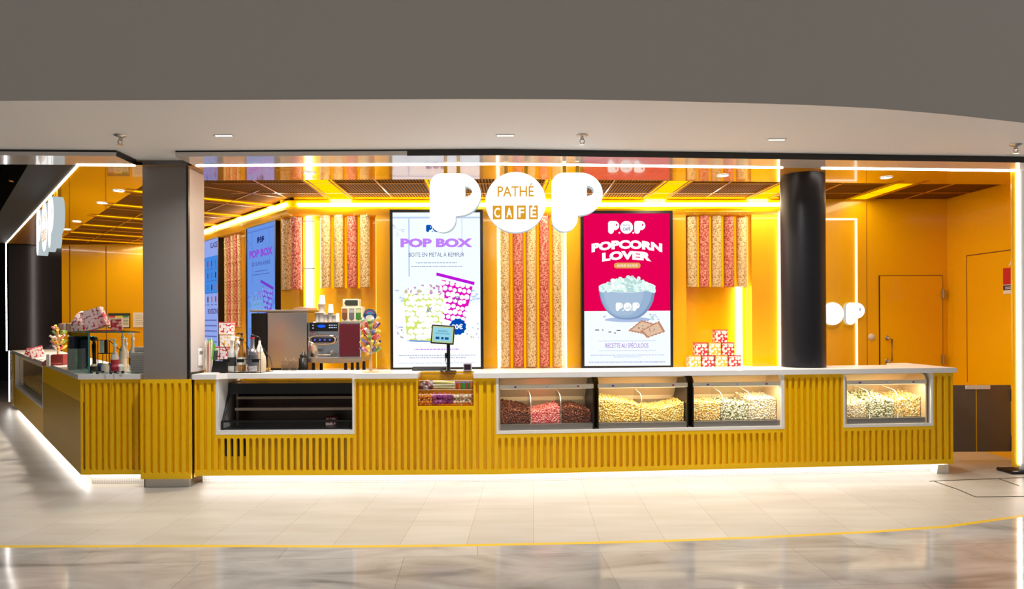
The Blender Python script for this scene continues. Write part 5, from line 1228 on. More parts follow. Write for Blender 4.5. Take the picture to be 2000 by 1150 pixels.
# espresso machine
YE_ = 7.30; x0_, x1_ = X_(603, YE_), X_(704, YE_); z1_e = Z_(628.5, 650, YE_); zt_r = Z_(701, 650, YE_); Wm = x1_ - x0_; xm_ = X_(660, YE_) - x0_
t = thing('espresso_machine', 'chrome and dark red espresso machine with paper cups on top', 'coffee machine', Matrix.Translation((x0_, YE_, BW)))
zb_m = zt_r - BW; Ht = z1_e - BW; M_red = mat('lacquer_dark_red', (84, 14, 26), .12, coat=1.0)
mb = MB(); mb.rbox(.01, Wm, .0, .42, zb_m + .01, Ht, .01); mb.build('body', M_chrome, t)
mb = MB(); mb.rbox(xm_ + .02, Wm - .004, -.012, .01, zb_m + .02, Ht - .02, .004); mb.build('red_panel', M_red, t)
mb = MB(); mb.rbox(.0, xm_ + .004, -.010, .0, Ht - .10, Ht - .006, .006); dp = mb.build('control_panel', M_blackp, t)
mb = MB(); mb.flat(shape([disc(.045, .016)]), xm_ * .45, Ht - .045, -.013, 0); mb.build('status_screen', glow('blue_screen', (30, 90, 230), 1.2), dp)
mb = MB()
for i in range(5):
    for j in range(2): mb.ball((xm_ * .72 + .018 * i, -.012, Ht - .035 - .026 * j), .006, 0, 1)
for j in range(2): mb.ball((xm_ * .16, -.012, Ht - .035 - .03 * j), .007, 0, 1)
mb.build('buttons', glow('button_white', (210, 226, 255), 1.2), dp)
zh_ = Ht - .19; xc = xm_ * .5
mb = MB(); ov = [(xc + (xm_ * .44) * math.copysign(abs(cos(q)) ** .6, cos(q)), -.04, zh_ + .045 * math.copysign(abs(sin(q)) ** .9, sin(q))) for q in [2 * pi * i / 32 for i in range(32)]]
mb.tube(ov, .009, 8, closed=True); mb.build('chrome_ring', M_chrome, t)
mb = MB(); mb.rbox(xc - xm_ * .36, xc + xm_ * .36, -.035, 0, zh_ - .03, zh_ + .03, .012); mb.build('brew_head', M_black, t)
mb = MB()
for i in range(4): mb.ball((xc - .08 + .053 * i, -.038, zh_), (.014, .006, .012), 0, 1)
mb.build('head_buttons', glow('head_led', (90, 110, 230), .9), t)
mb = MB(); mb.tube([(xc - .09, -.03, zh_ - .12), (xc - .09, -.05, zh_ - .16), (xc + .09, -.05, zh_ - .16), (xc + .09, -.03, zh_ - .12)], .007, 8); mb.build('cup_rail', M_chrome, t)
mb = MB(); mb.rbox(.0, .014, -.02, .02, zb_m, Ht, .004); mb.rbox(xm_ + .004, xm_ + .018, -.016, .02, zb_m, Ht, .004); mb.build('pillar_trim', M_chrome, t)
mb = MB(); mb.prism([(-.004, zb_m + .012), (Wm + .02, zb_m + .012), (Wm + .02, zb_m - .03), (Wm * .8, zb_m - .038), (Wm * .5, zb_m - .042), (Wm * .2, zb_m - .038), (-.004, zb_m - .03)], -.06, .38, 'y'); mb.build('drip_tray', M_steel, t)
for x in (.05, Wm - .16, Wm - .03): mb = MB(); mb.lathe([(.02, 0), (.016, zb_m - .03)], 12, (x, .0, 0)); mb.lathe([(.02, 0), (.016, zb_m - .03)], 12, (x, .3, 0)); mb.build('leg', M_black, t)
# grinder / black canister beside it, and glasses
xg = X_(594, 7.2)
t = thing('coffee_canister', 'small black canister between the steel machine and the espresso machine', 'canister', Matrix.Translation((xg, 7.17, BW)))
mb = MB(); mb.lathe([(.05, 0), (.052, .02), (.045, .17), (.03, .18)], 20); mb.build('body', M_blackp, t)
mb = MB(); mb.lathe([(.034, .18), (.036, .2), (.015, .215), (.012, .235), (.004, .24)], 20); mb.build('lid', M_blackp, t)
M_gl = glass('tumbler_glass', (236, 236, 236), .02, 1.6)
for i, (px, lab) in enumerate(((557, 'clear square glass jar at the front edge before the steel machine'), (573, 'second clear glass jar, right of the first before the steel machine'))):
    Yg = 6.50; t = thing('glass_jar', lab, 'jar', Matrix.Translation((X_(px, Yg), Yg, WT)), 'glass jars before the steel machine')
    mb = MB(); mb.lathe([(.030, .002), (.036, .01), (.038, .085), (.036, .085), (.033, .012)], 20, cap=False); mb.build('glass_body', M_gl, t)
    mb = MB(); mb.lathe([(.040, .086), (.040, .096), (.02, .105), (.012, .118), (.0, .12)], 20); mb.build('glass_lid', M_gl, t)
for i, (px, lab) in enumerate(((521, 'small gold cap left of the glass jars'), (526, 'small gold cap next to the first one, left of the glass jars'))):
    Yg = 6.50; mb = MB(); mb.lathe([(.011, 0), (.011, .026), (.009, .03)], 14); tag(mb.build('bottle_cap', mat('gold_cap', (206, 170, 90), .3, metal=.8), M=T(X_(px, Yg), Yg, WT)), lab, 'cap', 'gold caps')
# paper cups on the espresso machine
def cup(label, px, z, h, r, flip=False):
    Yc = 7.42; t = thing('paper_cup', label, 'cup', Matrix.Translation((X_(px, Yc), Yc, z)), 'white paper cups on the espresso machine')
    pr = [(r * .78, 0), (r, h), (r * 1.05, h), (r * 1.05, h - .006)] if not flip else [(r * 1.05, 0), (r * 1.05, .006), (r, .008), (r * .78, h)]
    mb = MB(); mb.lathe(pr if flip else pr[:3], 20, cap=True); mb.build('cup_body', mat('paper_white', (244, 238, 230), .6), t)
    mb = MB(); mb.lathe([(r * 1.03, (0 if flip else h) - .003), (r * 1.07, (0 if flip else h)), (r * 1.03, (0 if flip else h) + .003)], 20, cap=False); mb.build('rim', mat('paper_white', (244, 238, 230), .6), t)
ZT_ = z1_e + .001
u_ = 7.42 / FPX
cup('white paper cup, lowest of the tall stack on the espresso machine', 628.5, ZT_, 18 * u_, 7.0 * u_)
cup('white paper cup in the middle of the tall stack on the espresso machine', 628.5, ZT_ + 18.5 * u_, 16 * u_, 7.0 * u_)
cup('upturned white paper cup crowning the tall stack on the espresso machine', 629.5, ZT_ + 35 * u_, 17 * u_, 6.2 * u_, True)
cup('lower white paper cup of the medium stack, right of the tall stack', 646.5, ZT_, 18 * u_, 5.8 * u_)
cup('upturned white paper cup on the medium stack, right of the tall stack', 646.5, ZT_ + 18.5 * u_, 16 * u_, 5.2 * u_, True)
cup('single white paper cup at the left end of the row on the espresso machine', 619.8, ZT_, 18 * u_, 4.6 * u_)
cup('short wide white paper cup in front of the tall stack', 637.0, ZT_, 15 * u_, 5.0 * u_)
cup('short white paper cup right of the medium stack', 653.5, ZT_, 13 * u_, 4.2 * u_)
cup('upturned slim white paper cup at the right end of the cup row', 660, ZT_, 17 * u_, 3.9 * u_, True)
# tea rack
xt0, xt1 = X_(669, 7.4), X_(709, 7.4); wt_ = xt1 - xt0; zq1 = 29 * u_; zq2 = 44 * u_
t = thing('tea_rack', 'pale tea rack with three coloured compartments on the espresso machine', 'rack', Matrix.Translation((xt0, 7.36, ZT_)))
mb = MB(); mb.rbox(0, wt_, 0, .14, 0, zq1, .005); mb.rbox(.012, wt_ * .83, .01, .13, zq1, zq2, .005); mb.build('case', mat('rack_cream', (226, 216, 190), .5), t)
for i, (c, c2) in enumerate((((110, 66, 36), (150, 100, 60)), ((96, 96, 104), (160, 160, 166)), ((60, 120, 50), (190, 190, 160)))):
    x = wt_ * (.16 + .33 * i); mb = MB()
    ol = [(x - .028, .03), (x, .012), (x + .028, .03), (x + .028, zq1 * .88), (x - .028, zq1 * .88)]; mb.prism(ol, -.003, .001, 'y', 0)
    mb.quad((x - .026, -.004, zq1 * .6), (x + .026, -.004, zq1 * .6), (x + .026, -.004, zq1 * .84), (x - .026, -.004, zq1 * .84), 1); mb.build('compartment', [mat('tea%d' % i, c, .4), mat('teab%d' % i, c2, .4)], t)
mb = MB(); mb.prism([(.03, (zq1 + zq2) / 2), (.045, zq2 - .012), (wt_ * .78, zq2 - .012), (wt_ * .78, zq1 + .014), (.045, zq1 + .014)], .004, .009, 'y'); mb.build('label_plate', mat('rack_dark', (44, 54, 44), .4), t)

# ------------------------------------------------------------------ straws, napkins, syrup bottles
YS = 6.40
def drinking_straw(label, x, y, z, h, tilt, c):
    mb = MB(Matrix.Rotation(tilt, 4, 'Y')); mb.lathe([(.0042, 0), (.0042, h)], 8, cap=False); return tag(mb.build('drinking_straw', mat('straw_%d' % c[1], c, .5), M=T(x, y, z)), label, 'straw', 'straws in the clear cup')
x = X_(407.5, YS)
t = thing('straw_cup', 'tall clear cup full of striped straws beside the grey pillar', 'cup', T(x, YS, WT))
mb = MB(); mb.lathe([(.030, 0), (.034, .002), (.036, .235), (.037, .238)], 20, cap=False); mb.build('cup_wall', M_acryl, t)
mb = MB(); mb.lathe([(.030, 0), (.030, .006)], 20); mb.build('cup_base', M_acryl, t)
for i in range(12):
    a = 2 * pi * i / 12; rr = .019 if i % 3 else .009
    drinking_straw('white and coral straw standing in the clear cup beside the grey pillar', x + rr * cos(a), YS + rr * sin(a), WT + .007, .27 + .02 * (i % 3), .05 * cos(a), (236, 226, 218) if i % 3 else (206, 130, 112))
x0_, x1_ = X_(414, YS), X_(444, YS)
t = thing('napkin_holder', 'black napkin holder with slanted sides next to the straws', 'napkin holder', T(x0_, YS - .02, WT))
w = x1_ - x0_
mb = MB(); mb.prism([(0, 0), (w, 0), (w - .004, .10), (.018, .105)], 0, .1, 'y'); mb.build('box', M_blackp, t)
mb = MB(); mb.prism([(.0, 0.001), (.012, .001), (.030, .2), (.022, .2)], .01, .09, 'y'); mb.build('back_flap', mat('flap_green', (22, 52, 46), .4), t)
mb = MB(); mb.box(.03, w - .03, .02, .08, .1, .112); mb.build('napkins', mat('napkin_lilac', (176, 168, 214), .7), t)
# wire rack
RX0, RX1, RY = X_(436, 6.34), X_(516, 6.34), 6.26
t = thing('wire_rack', 'black wire rack holding the syrup bottles and the shaker', 'rack', T(RX0, RY, WT + .004)); w = RX1 - RX0; wr = .0035
for i, x in enumerate((0, w * .36, w * .56, w * .98)):
    mb = MB(); mb.tube([(x, .0, 0), (x, .0, .29 - .05 * (i > 2)), (x + .01, .05, .27 - .05 * (i > 2)), (x + .04, .14, .13), (x + .045, .2, .0), (x, 0, 0)], wr, 6); mb.build('wire_side', M_black, t)
for z, y in ((.12, 0), (.0, 0), (.0, .2)):
    mb = MB(); mb.tube([(0, y, z), (w, y, z)], wr, 6); mb.build('wire_rail', M_black, t)
for x in (w * .08, w * .42, w * .78):
    mb = MB(); mb.box(x, x + w * .17, -.006, .0, .095, .125); mb.build('clip', M_black, t)
def bottle(nm, label, cat, x, y, z, prof, mats, pump=None, grp='syrup bottles', lab=None):
    t = thing(nm, label, cat, T(x, y, z), grp)
    mb = MB(); mb.lathe(prof, 22); mb.build('bottle_body', mats[0], t)
    top = prof[-1][1]; rt = prof[-1][0]
    if lab: mb = MB(); mb.lathe([(lab[0], lab[1]), (lab[0], lab[2])], 22, cap=False); mb.build('paper_label', lab[3], t)
    if pump:
        mb = MB(); mb.lathe([(rt * 1.25, top), (rt * 1.25, top + .02), (rt * .6, top + .024), (rt * .45, top + .055)], 16); mb.build('pump_collar', pump, t)
        mb = MB(); mb.lathe([(.014, top + .055), (.014, top + .066)], 14); mb.tube([(.0, 0, top + .062), (-.03, -.004, top + .064), (-.048, -.006, top + .056)], .0055, 8); mb.build('pump_spout', pump, t)
    return t
prB = [(.034, 0), (.037, .006), (.037, .16), (.030, .19), (.014, .225), (.013, .27), (.015, .272), (.015, .285)]
M_bclear = mat('bottle_milky', (206, 204, 200), .15, coat=.6); M_bamber = mat('bottle_amber', (150, 96, 20), .12, coat=.8); M_pw = mat('pump_white', (240, 238, 234), .35)
M_lab = mat('label_pale', (226, 220, 204), .6)
yB = RY + .09
k3 = WT + .012
bottle('syrup_bottle', 'clear syrup bottle with a white pump, left in the wire rack', 'bottle', X_(453, yB), yB, k3, prB, [M_bclear], M_pw, lab=(.0376, .05, .13, mat('label_black', (40, 40, 42), .5)))
bottle('syrup_bottle', 'amber syrup bottle with a black pump, middle of the wire rack', 'bottle', X_(472, yB), yB, k3, prB, [M_bamber], M_blackp, lab=(.0376, .06, .13, M_lab))
bottle('syrup_bottle', 'milky syrup bottle with a short white pump, behind the amber bottle', 'bottle', X_(464, yB + .11), yB + .11, WT, [(r, z * .92) for r, z in prB], [M_bclear], M_pw)
t = thing('drink_shaker', 'grey metal shaker with a long neck and red collar in the wire rack', 'shaker', T(X_(493, yB), yB, k3))
mb = MB(); mb.lathe([(.040, 0), (.043, .005), (.046, .17), (.044, .185), (.03, .20), (.02, .215), (.018, .29), (.018, .30)], 24); mb.build('body', mat('shaker_grey', (150, 152, 158), .25, metal=.85), t)
mb = MB(); mb.lathe([(.0195, .30), (.0195, .316)], 20); mb.build('collar', mat('collar_red', (190, 30, 60), .4), t)
mb = MB(); mb.lathe([(.015, .316), (.017, .335), (.008, .343)], 16); mb.tube([(0, 0, .318), (.03, 0, .325), (.06, 0, .312), (.068, 0, .29)], .007, 8); mb.build('head', M_blackp, t)
mb = MB(); mb.lathe([(.0465, .05), (.0468, .15)], 24, cap=False); mb.build('sleeve', mat('sleeve_dark', (70, 70, 76), .35), t)
bottle('carafe', 'beige plastic carafe at the right end of the wire rack', 'carafe', X_(510, yB + .1), yB + .1, WT, [(.040, 0), (.045, .01), (.046, .09), (.04, .14), (.022, .18), (.018, .19)], [mat('carafe_beige', (196, 180, 156), .35)], grp='bottles around the wire rack')
bottle('sauce_bottle', 'white labelled sauce bottle behind the shaker', 'bottle', X_(507, yB + .16), yB + .16, WT, [(.030, 0), (.032, .01), (.032, .2), (.018, .24), (.012, .26), (.010, .29)], [mat('sauce_white', (232, 228, 222), .4)], grp='bottles around the wire rack', lab=(.0325, .08, .18, mat('label_red', (176, 60, 60), .5)))

# ------------------------------------------------------------------ lollipop trees
LC = [(226, 60, 60), (250, 170, 50), (120, 170, 70), (250, 220, 90), (90, 70, 130), (236, 150, 170), (230, 226, 220), (90, 120, 190)]
def lolly_tree(label, M, k, seed, header=True, nlev=6, grp='lollipops on the tall stand', where='on the stand right of the espresso machine'):
    rg = random.Random(seed)
    t = thing('lollipop_stand', label, 'display stand', M)
    mb = MB(); mb.lathe([(.085 * k, 0), (.085 * k, .006), (.03 * k, .012)], 26); mb.build('base', M_wood, t)
    mb = MB(); mb.lathe([(.016 * k, .010), (.013 * k, .15 * k), (.012 * k, .48 * k)], 12); mb.build('stem', M_wood, t)
    if header:
        HM = Matrix.Translation((0, -.02 * k, .535 * k)) @ Matrix.Rotation(R(90), 4, 'X')
        mb = MB(HM)
        mb.lathe([(.062 * k, -.004), (.062 * k, .004)], 36); hd = mb.build('header_disc', mat('header_blue', (40, 70, 120), .4), t)
        mb = MB(); y = -.0255 * k
        for r0, c in ((.056, 0), (.049, 1), (.042, 2), (.035, 3)): mb.flat(shape([arc(0, 0, r0 * k, r0 * k, 15, 165, 20)]), 0, .535 * k, y - .0006 * c, c)
        mb.flat(shape([disc(.040 * k, .026 * k, 20)]), 0, .513 * k, y - .004, 4); mb.build('header_print', [mat('print_green', (60, 140, 90), .4), mat('print_violet', (120, 60, 150), .4), mat('print_pink', (210, 60, 120), .4), mat('print_teal', (60, 150, 190), .4), mat('print_white', (236, 226, 214), .4)], hd)
    for lev in range(nlev):
        z = (.16 + .27 * lev / max(1, nlev - 1)) * k
        for i in range(8):
            a = 2 * pi * i / 8 + lev * .45 + rg.uniform(-.1, .1); el = R(44 + rg.uniform(-8, 8)); ln = rg.uniform(.075, .10) * k * (1.0 if lev < nlev - 1 else .9)
            d = Vector((cos(a) * cos(el), sin(a) * cos(el), sin(el))); p = Vector((0, 0, z)) + d * .012 * k
            q = d.to_track_quat('Z', 'Y').to_matrix().to_4x4()
            l_ = thing('lollipop', 'wrapped lollipop sticking out ' + where, 'lollipop', M @ Matrix.Translation(p) @ q, grp)
            mb = MB(); mb.lathe([(.0025, 0), (.0025, ln * .6)], 6); mb.build('stick', mat('stick_white', (240, 236, 228), .5), l_)
            c = rg.choice(LC); mb = MB(); mb.lathe([(.004, ln * .40), (.013 * k, ln * .55), (.017 * k, ln * .85), (.012 * k, ln * 1.06), (.016 * k, ln * 1.22)], 8); mb.build('wrapped_head', mat('lolly_%d_%d' % (c[0], c[1]), c, .3, coat=.4), l_)
pL = at(724, 724, 6.30)
lolly_tree('wooden lollipop stand with a round rainbow header, right of the espresso machine', T(pL.x, 6.30, WT), .98, 4)

# ------------------------------------------------------------------ left wing goods
# glass guard
gA = at(174, 700, 6.30); dirL = FL.ex
Mg = Matrix.Translation((gA.x, gA.y, WT)) @ Matrix.Rotation(FL.a, 4, 'Z')
t = thing('glass_guard', 'glass food guard with a glass shelf on top, at the corner of the left counter', 'glass guard', Mg)
hg = .375
mb = MB(); mb.box(-1.3, 0, -.005, .005, 0, hg); mb.build('side_pane', glass('guard_glass', (206, 222, 220), .02, 1.4), t)
mb = MB(); mb.box(-.012, .004, -.008, .008, 0, hg); mb.build('corner_edge', M_glassedge if 'M_glassedge' in globals() else mat('glass_edge_teal', (40, 110, 110), .1, coat=1.), t)
tp = [(-1.3, -.01), (.004, -.01), (.30, .36), (-.9, .42)]
mb = MB(); mb.prism(tp, hg, hg + .010, 'z'); mb.build('top_shelf', glass('guard_glass2', (170, 210, 205), .02, 1.4), t)
mb = MB(); mb.tube([(-1.3, -.01, hg + .005), (.004, -.01, hg + .005), (.30, .36, hg + .005)], .0055, 6); mb.build('shelf_edge', mat('glass_edge_teal', (40, 110, 110), .1, coat=1.), t)
ZG = WT + hg + .011
def xy(px, Y): return X_(px, Y)
# goods on the glass shelf
t = thing('popcorn_carton', 'large tilted red and white patterned carton on the glass shelf', 'carton', T(xy(193, 6.75), 6.75, ZG + .03, .25, 1, 0, R(-20)), 'large patterned cartons of the left wing')
mb = MB(); mb.prism(rrect(.19, .12, .015), 0, .19, 'z'); mb.build('box_body', M_cpk, t); mb = MB(); mb.prism(rrect(.195, .125, .015), -.006, .0, 'z'); mb.build('lid_rim', M_rimr, t)
t = thing('carton_tray', 'flat red tray under the tilted carton on the glass shelf', 'tray', T(xy(205, 6.62), 6.62, ZG)); mb = MB(); mb.rbox(-.13, .13, -.05, .06, 0, .012, .003); mb.build('tray_body', M_rimr, t)
mb = MB(); mb.prism(rrect(.1, .09, .012), .0, .1, 'z'); tag(mb.build('popcorn_carton', M_cpk, M=T(xy(228, 6.7) - .02, 6.74, ZG + .013, .4)), 'small red and white carton at the right end of the glass shelf', 'carton', 'large patterned cartons of the left wing')
t = thing('popcorn_cone', 'tall pink and white patterned paper cone on the glass shelf', 'popcorn cone', T(xy(160, 6.9), 6.9, ZG))
mb = MB(); mb.lathe([(.105, 0), (.10, .05), (.085, .10), (.055, .155), (.025, .19), (.008, .2)], 18); mb.build('paper_cone', M_cpk, t)
mb = MB(); mb.rbox(.03, .14, -.02, .06, 0, .06, .01); mb.build('flap', M_cy, t)
for i, (px, lab) in enumerate(((122, 'first'), (128, 'second'), (134, 'third'), (140, 'fourth'))):
    Y = 7.35; mb = MB(Matrix.Rotation(.15 * (i - 1.5), 4, 'Y')); mb.lathe([(.022, 0), (.026, .06), (.028, .075)], 12); tag(mb.build('paper_cup', mat('cup_kraft%d' % (i % 2), ((176, 140, 110), (226, 214, 204))[i % 2], .6), M=T(xy(px, Y), Y, ZG)), 'small paper cup on the glass shelf, %s from the far end' % lab, 'cup', 'paper cups on the glass shelf')
# black dispenser and cups behind the glass
t = thing('drink_dispenser', 'black drink dispenser with a swivel arm behind the glass guard', 'dispenser', T(xy(152, 7.0), 7.0, WT))
mb = MB(); mb.rbox(-.05, .06, -.06, .08, 0, .33, .012); mb.build('body', mat('dispenser_navy', (22, 34, 48), .3), t)
mb = MB(); mb.tube([(.05, 0, .31), (.16, 0, .31), (.17, 0, .30), (.165, 0, .24), (.17, 0, .03)], .02, 10); mb.ball((.17, 0, .3), .032); mb.build('arm', M_blackp, t)
for i in range(7): 
    mb = MB(); mb.lathe([(.034, 0), (.045, .045), (.046, .047)], 16); tag(mb.build('paper_cup', mat('cup_translucent', (150, 150, 146), .3), M=T(xy(141, 6.8), 6.8, WT + .027 * i)), 'white paper cup nested in the stack behind the glass guard', 'cup', 'stacked cups behind the glass guard')
# black wire stand and syrup bottles
t = thing('wire_rack', 'tall black wire rack among the bottles of the left wing', 'rack', T(xy(201, 6.6), 6.6, WT))
for x in (-.05, .06):
    mb = MB(); mb.tube([(x, 0, 0), (x, 0, .30)], .004, 6); mb.tube([(x, .08, 0), (x, .08, .30)], .004, 6); mb.build('upright', M_black, t)
mb = MB(); mb.tube([(-.05, 0, .17), (.06, 0, .17), (.06, .08, .17), (-.05, .08, .17)], .004, 6, closed=True); mb.tube([(-.05, 0, .30), (.06, 0, .30), (.16, -.03, .22), (.2, -.04, .2)], .004, 6); mb.build('wire_shelf', M_black, t)
for i, (px, Y, s, lab, lc) in enumerate(((224, 6.45, 1.02, 'clear syrup bottle with a red label under the glass shelf', (170, 40, 50)), (240, 6.62, 1.28, 'tall clear syrup bottle with a white pump, left of the pale lid stack', (226, 214, 200)), (259.5, 6.75, 1.22, 'tall clear syrup bottle with dark bands nearest the grey pillar', (60, 50, 60)), (246, 6.95, 1.0, 'clear syrup bottle behind the tall ones', (210, 160, 60)))):
    bottle('syrup_bottle', lab, 'bottle', xy(px, Y), Y, WT, [(r * .95, z * s * .85) for r, z in prB], [mat('bottle_clear_pale', (214, 206, 198), .12, coat=.8)], M_pw, 'syrup bottles of the left wing', (.0362, .05, .12, mat('label_l%d' % i, lc, .5)))
for i, (px, lab) in enumerate(((199, 'small white cream cartridge in the wire rack'), (207, 'small dark cream cartridge in the wire rack'))):
    mb = MB(); mb.lathe([(.016, 0), (.016, .11), (.01, .125)], 12); tag(mb.build('cream_cartridge', M_pw if i == 0 else M_blackp, M=T(xy(px, 6.64), 6.64, WT + .176)), lab, 'bottle', 'cartridges in the wire rack')
# pale lid stack by the pillar
t = thing('lid_stack', 'pale translucent box of cup lids beside the grey pillar on the left counter', 'box', T(xy(268, 6.40), 6.40, WT))
mb = MB(); mb.rbox(-.045, .10, -.04, .06, 0, .19, .006); mb.build('box_body', mat('lid_box', (206, 202, 196), .35), t)
mb = MB()
for i in range(7): mb.box(-.046, .10, -.044, -.04, .03 + .02 * i, .036 + .02 * i)
mb.build('lid_edges', mat('lid_edge', (170, 166, 160), .4), t)
mb = MB(); mb.rbox(-.03, .10, .0, .05, .191, .24, .004); mb.build('top_lid', mat('lid_box2', (220, 214, 208), .4), t)
# small jars and tongs on the worktop
for i, (px, Y, c, lab) in enumerate(((183, 6.50, (40, 34, 20), 'small black topping jar near the glass corner'), (196, 6.62, (40, 60, 120), 'small blue topping jar under the wire rack'), (205, 6.56, (226, 220, 214), 'small white topping jar under the wire rack'), (214, 6.62, (60, 80, 140), 'second small blue topping jar under the wire rack'), (224, 6.36, (150, 20, 40), 'small dark red topping jar in front of the syrup bottle'), (235, 6.42, (230, 222, 210), 'small white topping bowl in front of the tall syrup bottle'))):
    t = thing('topping_jar', lab, 'jar', T(xy(px, Y), Y, WT), 'topping jars of the left wing')
    mb = MB(); mb.lathe([(.032, 0), (.036, .01), (.036, .055)], 16); mb.build('jar_body', mat('jar_%d_%d' % (c[0], c[2]), c, .3), t)
    mb = MB(); mb.lathe([(.030, .05), (.026, .07), (.008, .078)], 14); mb.build('jar_fill', mat('jar_fill_cream', (230, 214, 180), .6) if i in (0, 2) else mat('jar_fill_%d' % c[0], tuple(min(255, q + 40) for q in c), .6), t)
for i, (px, py, rz) in enumerate(((186, 728, .3), (196, 729.5, -.2), (208, 728, .5), (221, 729.5, -.4), (233, 728, .2), (247, 728, .7))):
    p = atz(px, py, WT + .006); t = thing('serving_tongs', 'steel serving tongs with a black knob lying on the left worktop', 'tongs', T(p.x, p.y, WT + .008, rz), 'tongs on the left worktop')
    mb = MB(); mb.tube([(-.02, 0, .006), (.06, .012, .004), (.1, .02, .0)], .004, 6); mb.tube([(-.02, 0, .006), (.06, -.012, .004), (.1, -.02, .0)], .004, 6); mb.build('arms', M_chrome, t)
    mb = MB(); mb.ball((-.03, 0, .006), .014); mb.build('knob', M_blackp, t)
# red box and small lollipop stand, cartons at the far end
Y = 7.55; mb = MB(); mb.prism([(-.13, 0), (.1, 0), (.1, .12), (-.02, .12), (-.13, .03)], -.06, .06, 'y'); t = thing('sweet_box', 'dull red open display box on the left counter below the lollipops', 'box', T(xy(112, Y), Y, WT)); mb.build('box_body', mat('box_dull_red', (140, 44, 40), .5), t)
mb = MB(); mb.box(-.115, .09, -.062, -.06, .01, .03); mb.build('front_lip', mat('box_rose', (190, 90, 80), .5), t)
lolly_tree('small lollipop stand on the left counter beside the glass guard', T(xy(113, 7.75), 7.75, WT), .85, 8, False, 5, 'lollipops on the small stand', 'on the small stand of the left counter')
for i, (px, Y, rz, ry, c, lab) in enumerate(((75, 8.6, .6, -.25, M_cpk, 'tilted red and white patterned carton at the far end of the left counter'), (57, 8.85, .2, .35, M_cr, 'red patterned carton leaning at the far end of the left counter'))):
    t = thing('popcorn_carton', lab, 'carton', T(xy(px, Y), Y, WT + .03, rz, 1, 0, ry), 'large patterned cartons of the left wing'); s_c = .13 - .04 * i
    mb = MB(); mb.prism(rrect(s_c * 1.1, s_c, .012), 0, s_c, 'z'); mb.build('box_body', c, t); mb = MB(); mb.prism(rrect(s_c * 1.13, s_c * 1.03, .012), s_c, s_c + .006, 'z'); mb.build('lid_rim', M_rimr, t)
p = at(94.5, 708, 7.35); mb = MB(); mb.rbox(-.018, .018, -.012, .012, 0, .13, .003); tag(mb.build('card_holder', M_white, M=T(p.x, 7.35, WT)), 'small upright white card holder on the edge of the left counter', 'card holder')

# ------------------------------------------------------------------ notices on the walls
def notice(label, px0, px1, py0, py1, draw, mats):
    a, b = at(px0, py1, YE - .02), at(px1, py0, YE - .02); w, h = b.x - a.x, b.z - a.z
    t = thing('wall_notice', label, 'notice', T((a.x + b.x) / 2, YE - .018, (a.z + b.z) / 2), 'notices on the yellow end wall')
    mb = MB(); mb.box(-w / 2, w / 2, 0, .012, -h / 2, h / 2); mb.build('board', mats[0], t)
    mb = MB(); draw(mb, w, h); mb.build('print', mats, t)
def n1(mb, w, h):
    mb.quad((-w * .47, -.001, -h * .45), (w * .47, -.001, -h * .45), (w * .47, -.001, h * .33), (-w * .47, -.001, h * .33), 1)
    for i in range(3):
        x = (-.45 + .31 * i) * w; mb.quad((x, -.002, h * .2), (x + .28 * w, -.002, h * .2), (x + .28 * w, -.002, h * .33), (x, -.002, h * .33), 2 + i)
        for j in range(5): mb.quad((x + .02 * w, -.002, h * (.1 - .1 * j)), (x + .26 * w, -.002, h * (.1 - .1 * j)), (x + .26 * w, -.002, h * (.14 - .1 * j)), (x + .02 * w, -.002, h * (.14 - .1 * j)), 2 + (i if j % 2 else 2))
notice('dark-framed notice with red, yellow and green columns on the end wall', 211, 253.5, 611.5, 640.5, n1, [mat('notice_frame', (36, 60, 54), .5), mat('notice_white', (232, 230, 222), .6), mat('notice_red', (206, 60, 60), .5), mat('notice_yellow', (230, 210, 70), .5), mat('notice_green', (70, 140, 100), .5)])
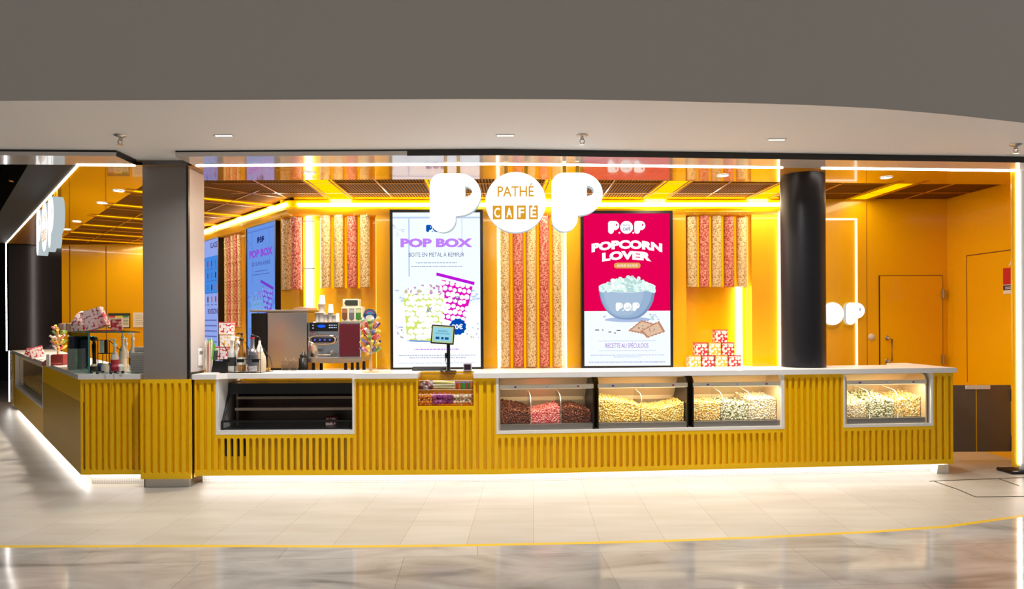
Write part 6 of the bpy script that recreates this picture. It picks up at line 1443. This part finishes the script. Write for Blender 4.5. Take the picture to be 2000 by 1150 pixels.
def n2(mb, w, h):
    for j in range(6): mb.quad((-w * .35, -.001, h * (.3 - .12 * j)), (w * (.1 + .05 * (j % 3)), -.001, h * (.3 - .12 * j)), (w * (.1 + .05 * (j % 3)), -.001, h * (.33 - .12 * j)), (-w * .35, -.001, h * (.33 - .12 * j)), 1)
notice('plain white paper notice on the end wall next to the grey pillar', 260, 290, 610, 639, n2, [mat('notice_white', (232, 230, 222), .6), mat('notice_grey', (150, 146, 140), .6)])
# extinguisher sign on the right wall
RWx = off(FB, e1, 0)
Mr = FB.at(e1, 0, 0) @ Matrix.Rotation(R(-90), 4, 'Z')     # local x toward the viewer, facing left
FW = Frame(RWx, FB.a - R(90))
sa_, zA1 = FW.hit(1961, 524, 0); sb_, _ = FW.hit(1990, 520, 0); _, zA0 = FW.hit(1961, 574, 0)
w = .30; h = zA1 - zA0
t = thing('extinguisher_sign', 'red and white fire extinguisher sign on the yellow right wall', 'sign', FW.at(sa_, -.006, zA0))
mb = MB(); mb.box(0, w, -.004, .004, 0, h, 0); mb.build('plate', mat('sign_white', (236, 232, 230), .5), t)
mb = MB(); mb.quad((.0, -.005, h * .36), (w, -.005, h * .36), (w, -.005, h), (.0, -.005, h), 0); mb.quad((.0, -.005, h * .14), (w, -.005, h * .14), (w, -.005, h * .33), (.0, -.005, h * .33), 1)
mb.flat(shape([[(-.045, 0), (.045, 0), (.045, .16), (.03, .19), (.012, .2), (.012, .22), (-.06, .23), (-.09, .18), (-.075, .18), (-.05, .205), (-.012, .205), (-.03, .19), (-.045, .16)]]), w * .55, h * .40, -.0055, 2)
for j in range(2): mb.quad((.03, -.0055, h * (.18 + .06 * j)), (w - .04, -.0055, h * (.18 + .06 * j)), (w - .04, -.0055, h * (.21 + .06 * j)), (.03, -.0055, h * (.21 + .06 * j)), 2)
mb._add([(w * .5, -.0055, h * .02), (w * .8, -.0055, h * .11), (w * .4, -.0055, h * .11)], [(0, 1, 2)], 0)
mb.build('print', [mat('sign_red', (196, 24, 40), .4), mat('sign_blue', (30, 40, 110), .4), mat('sign_white', (236, 232, 230), .5)], t)
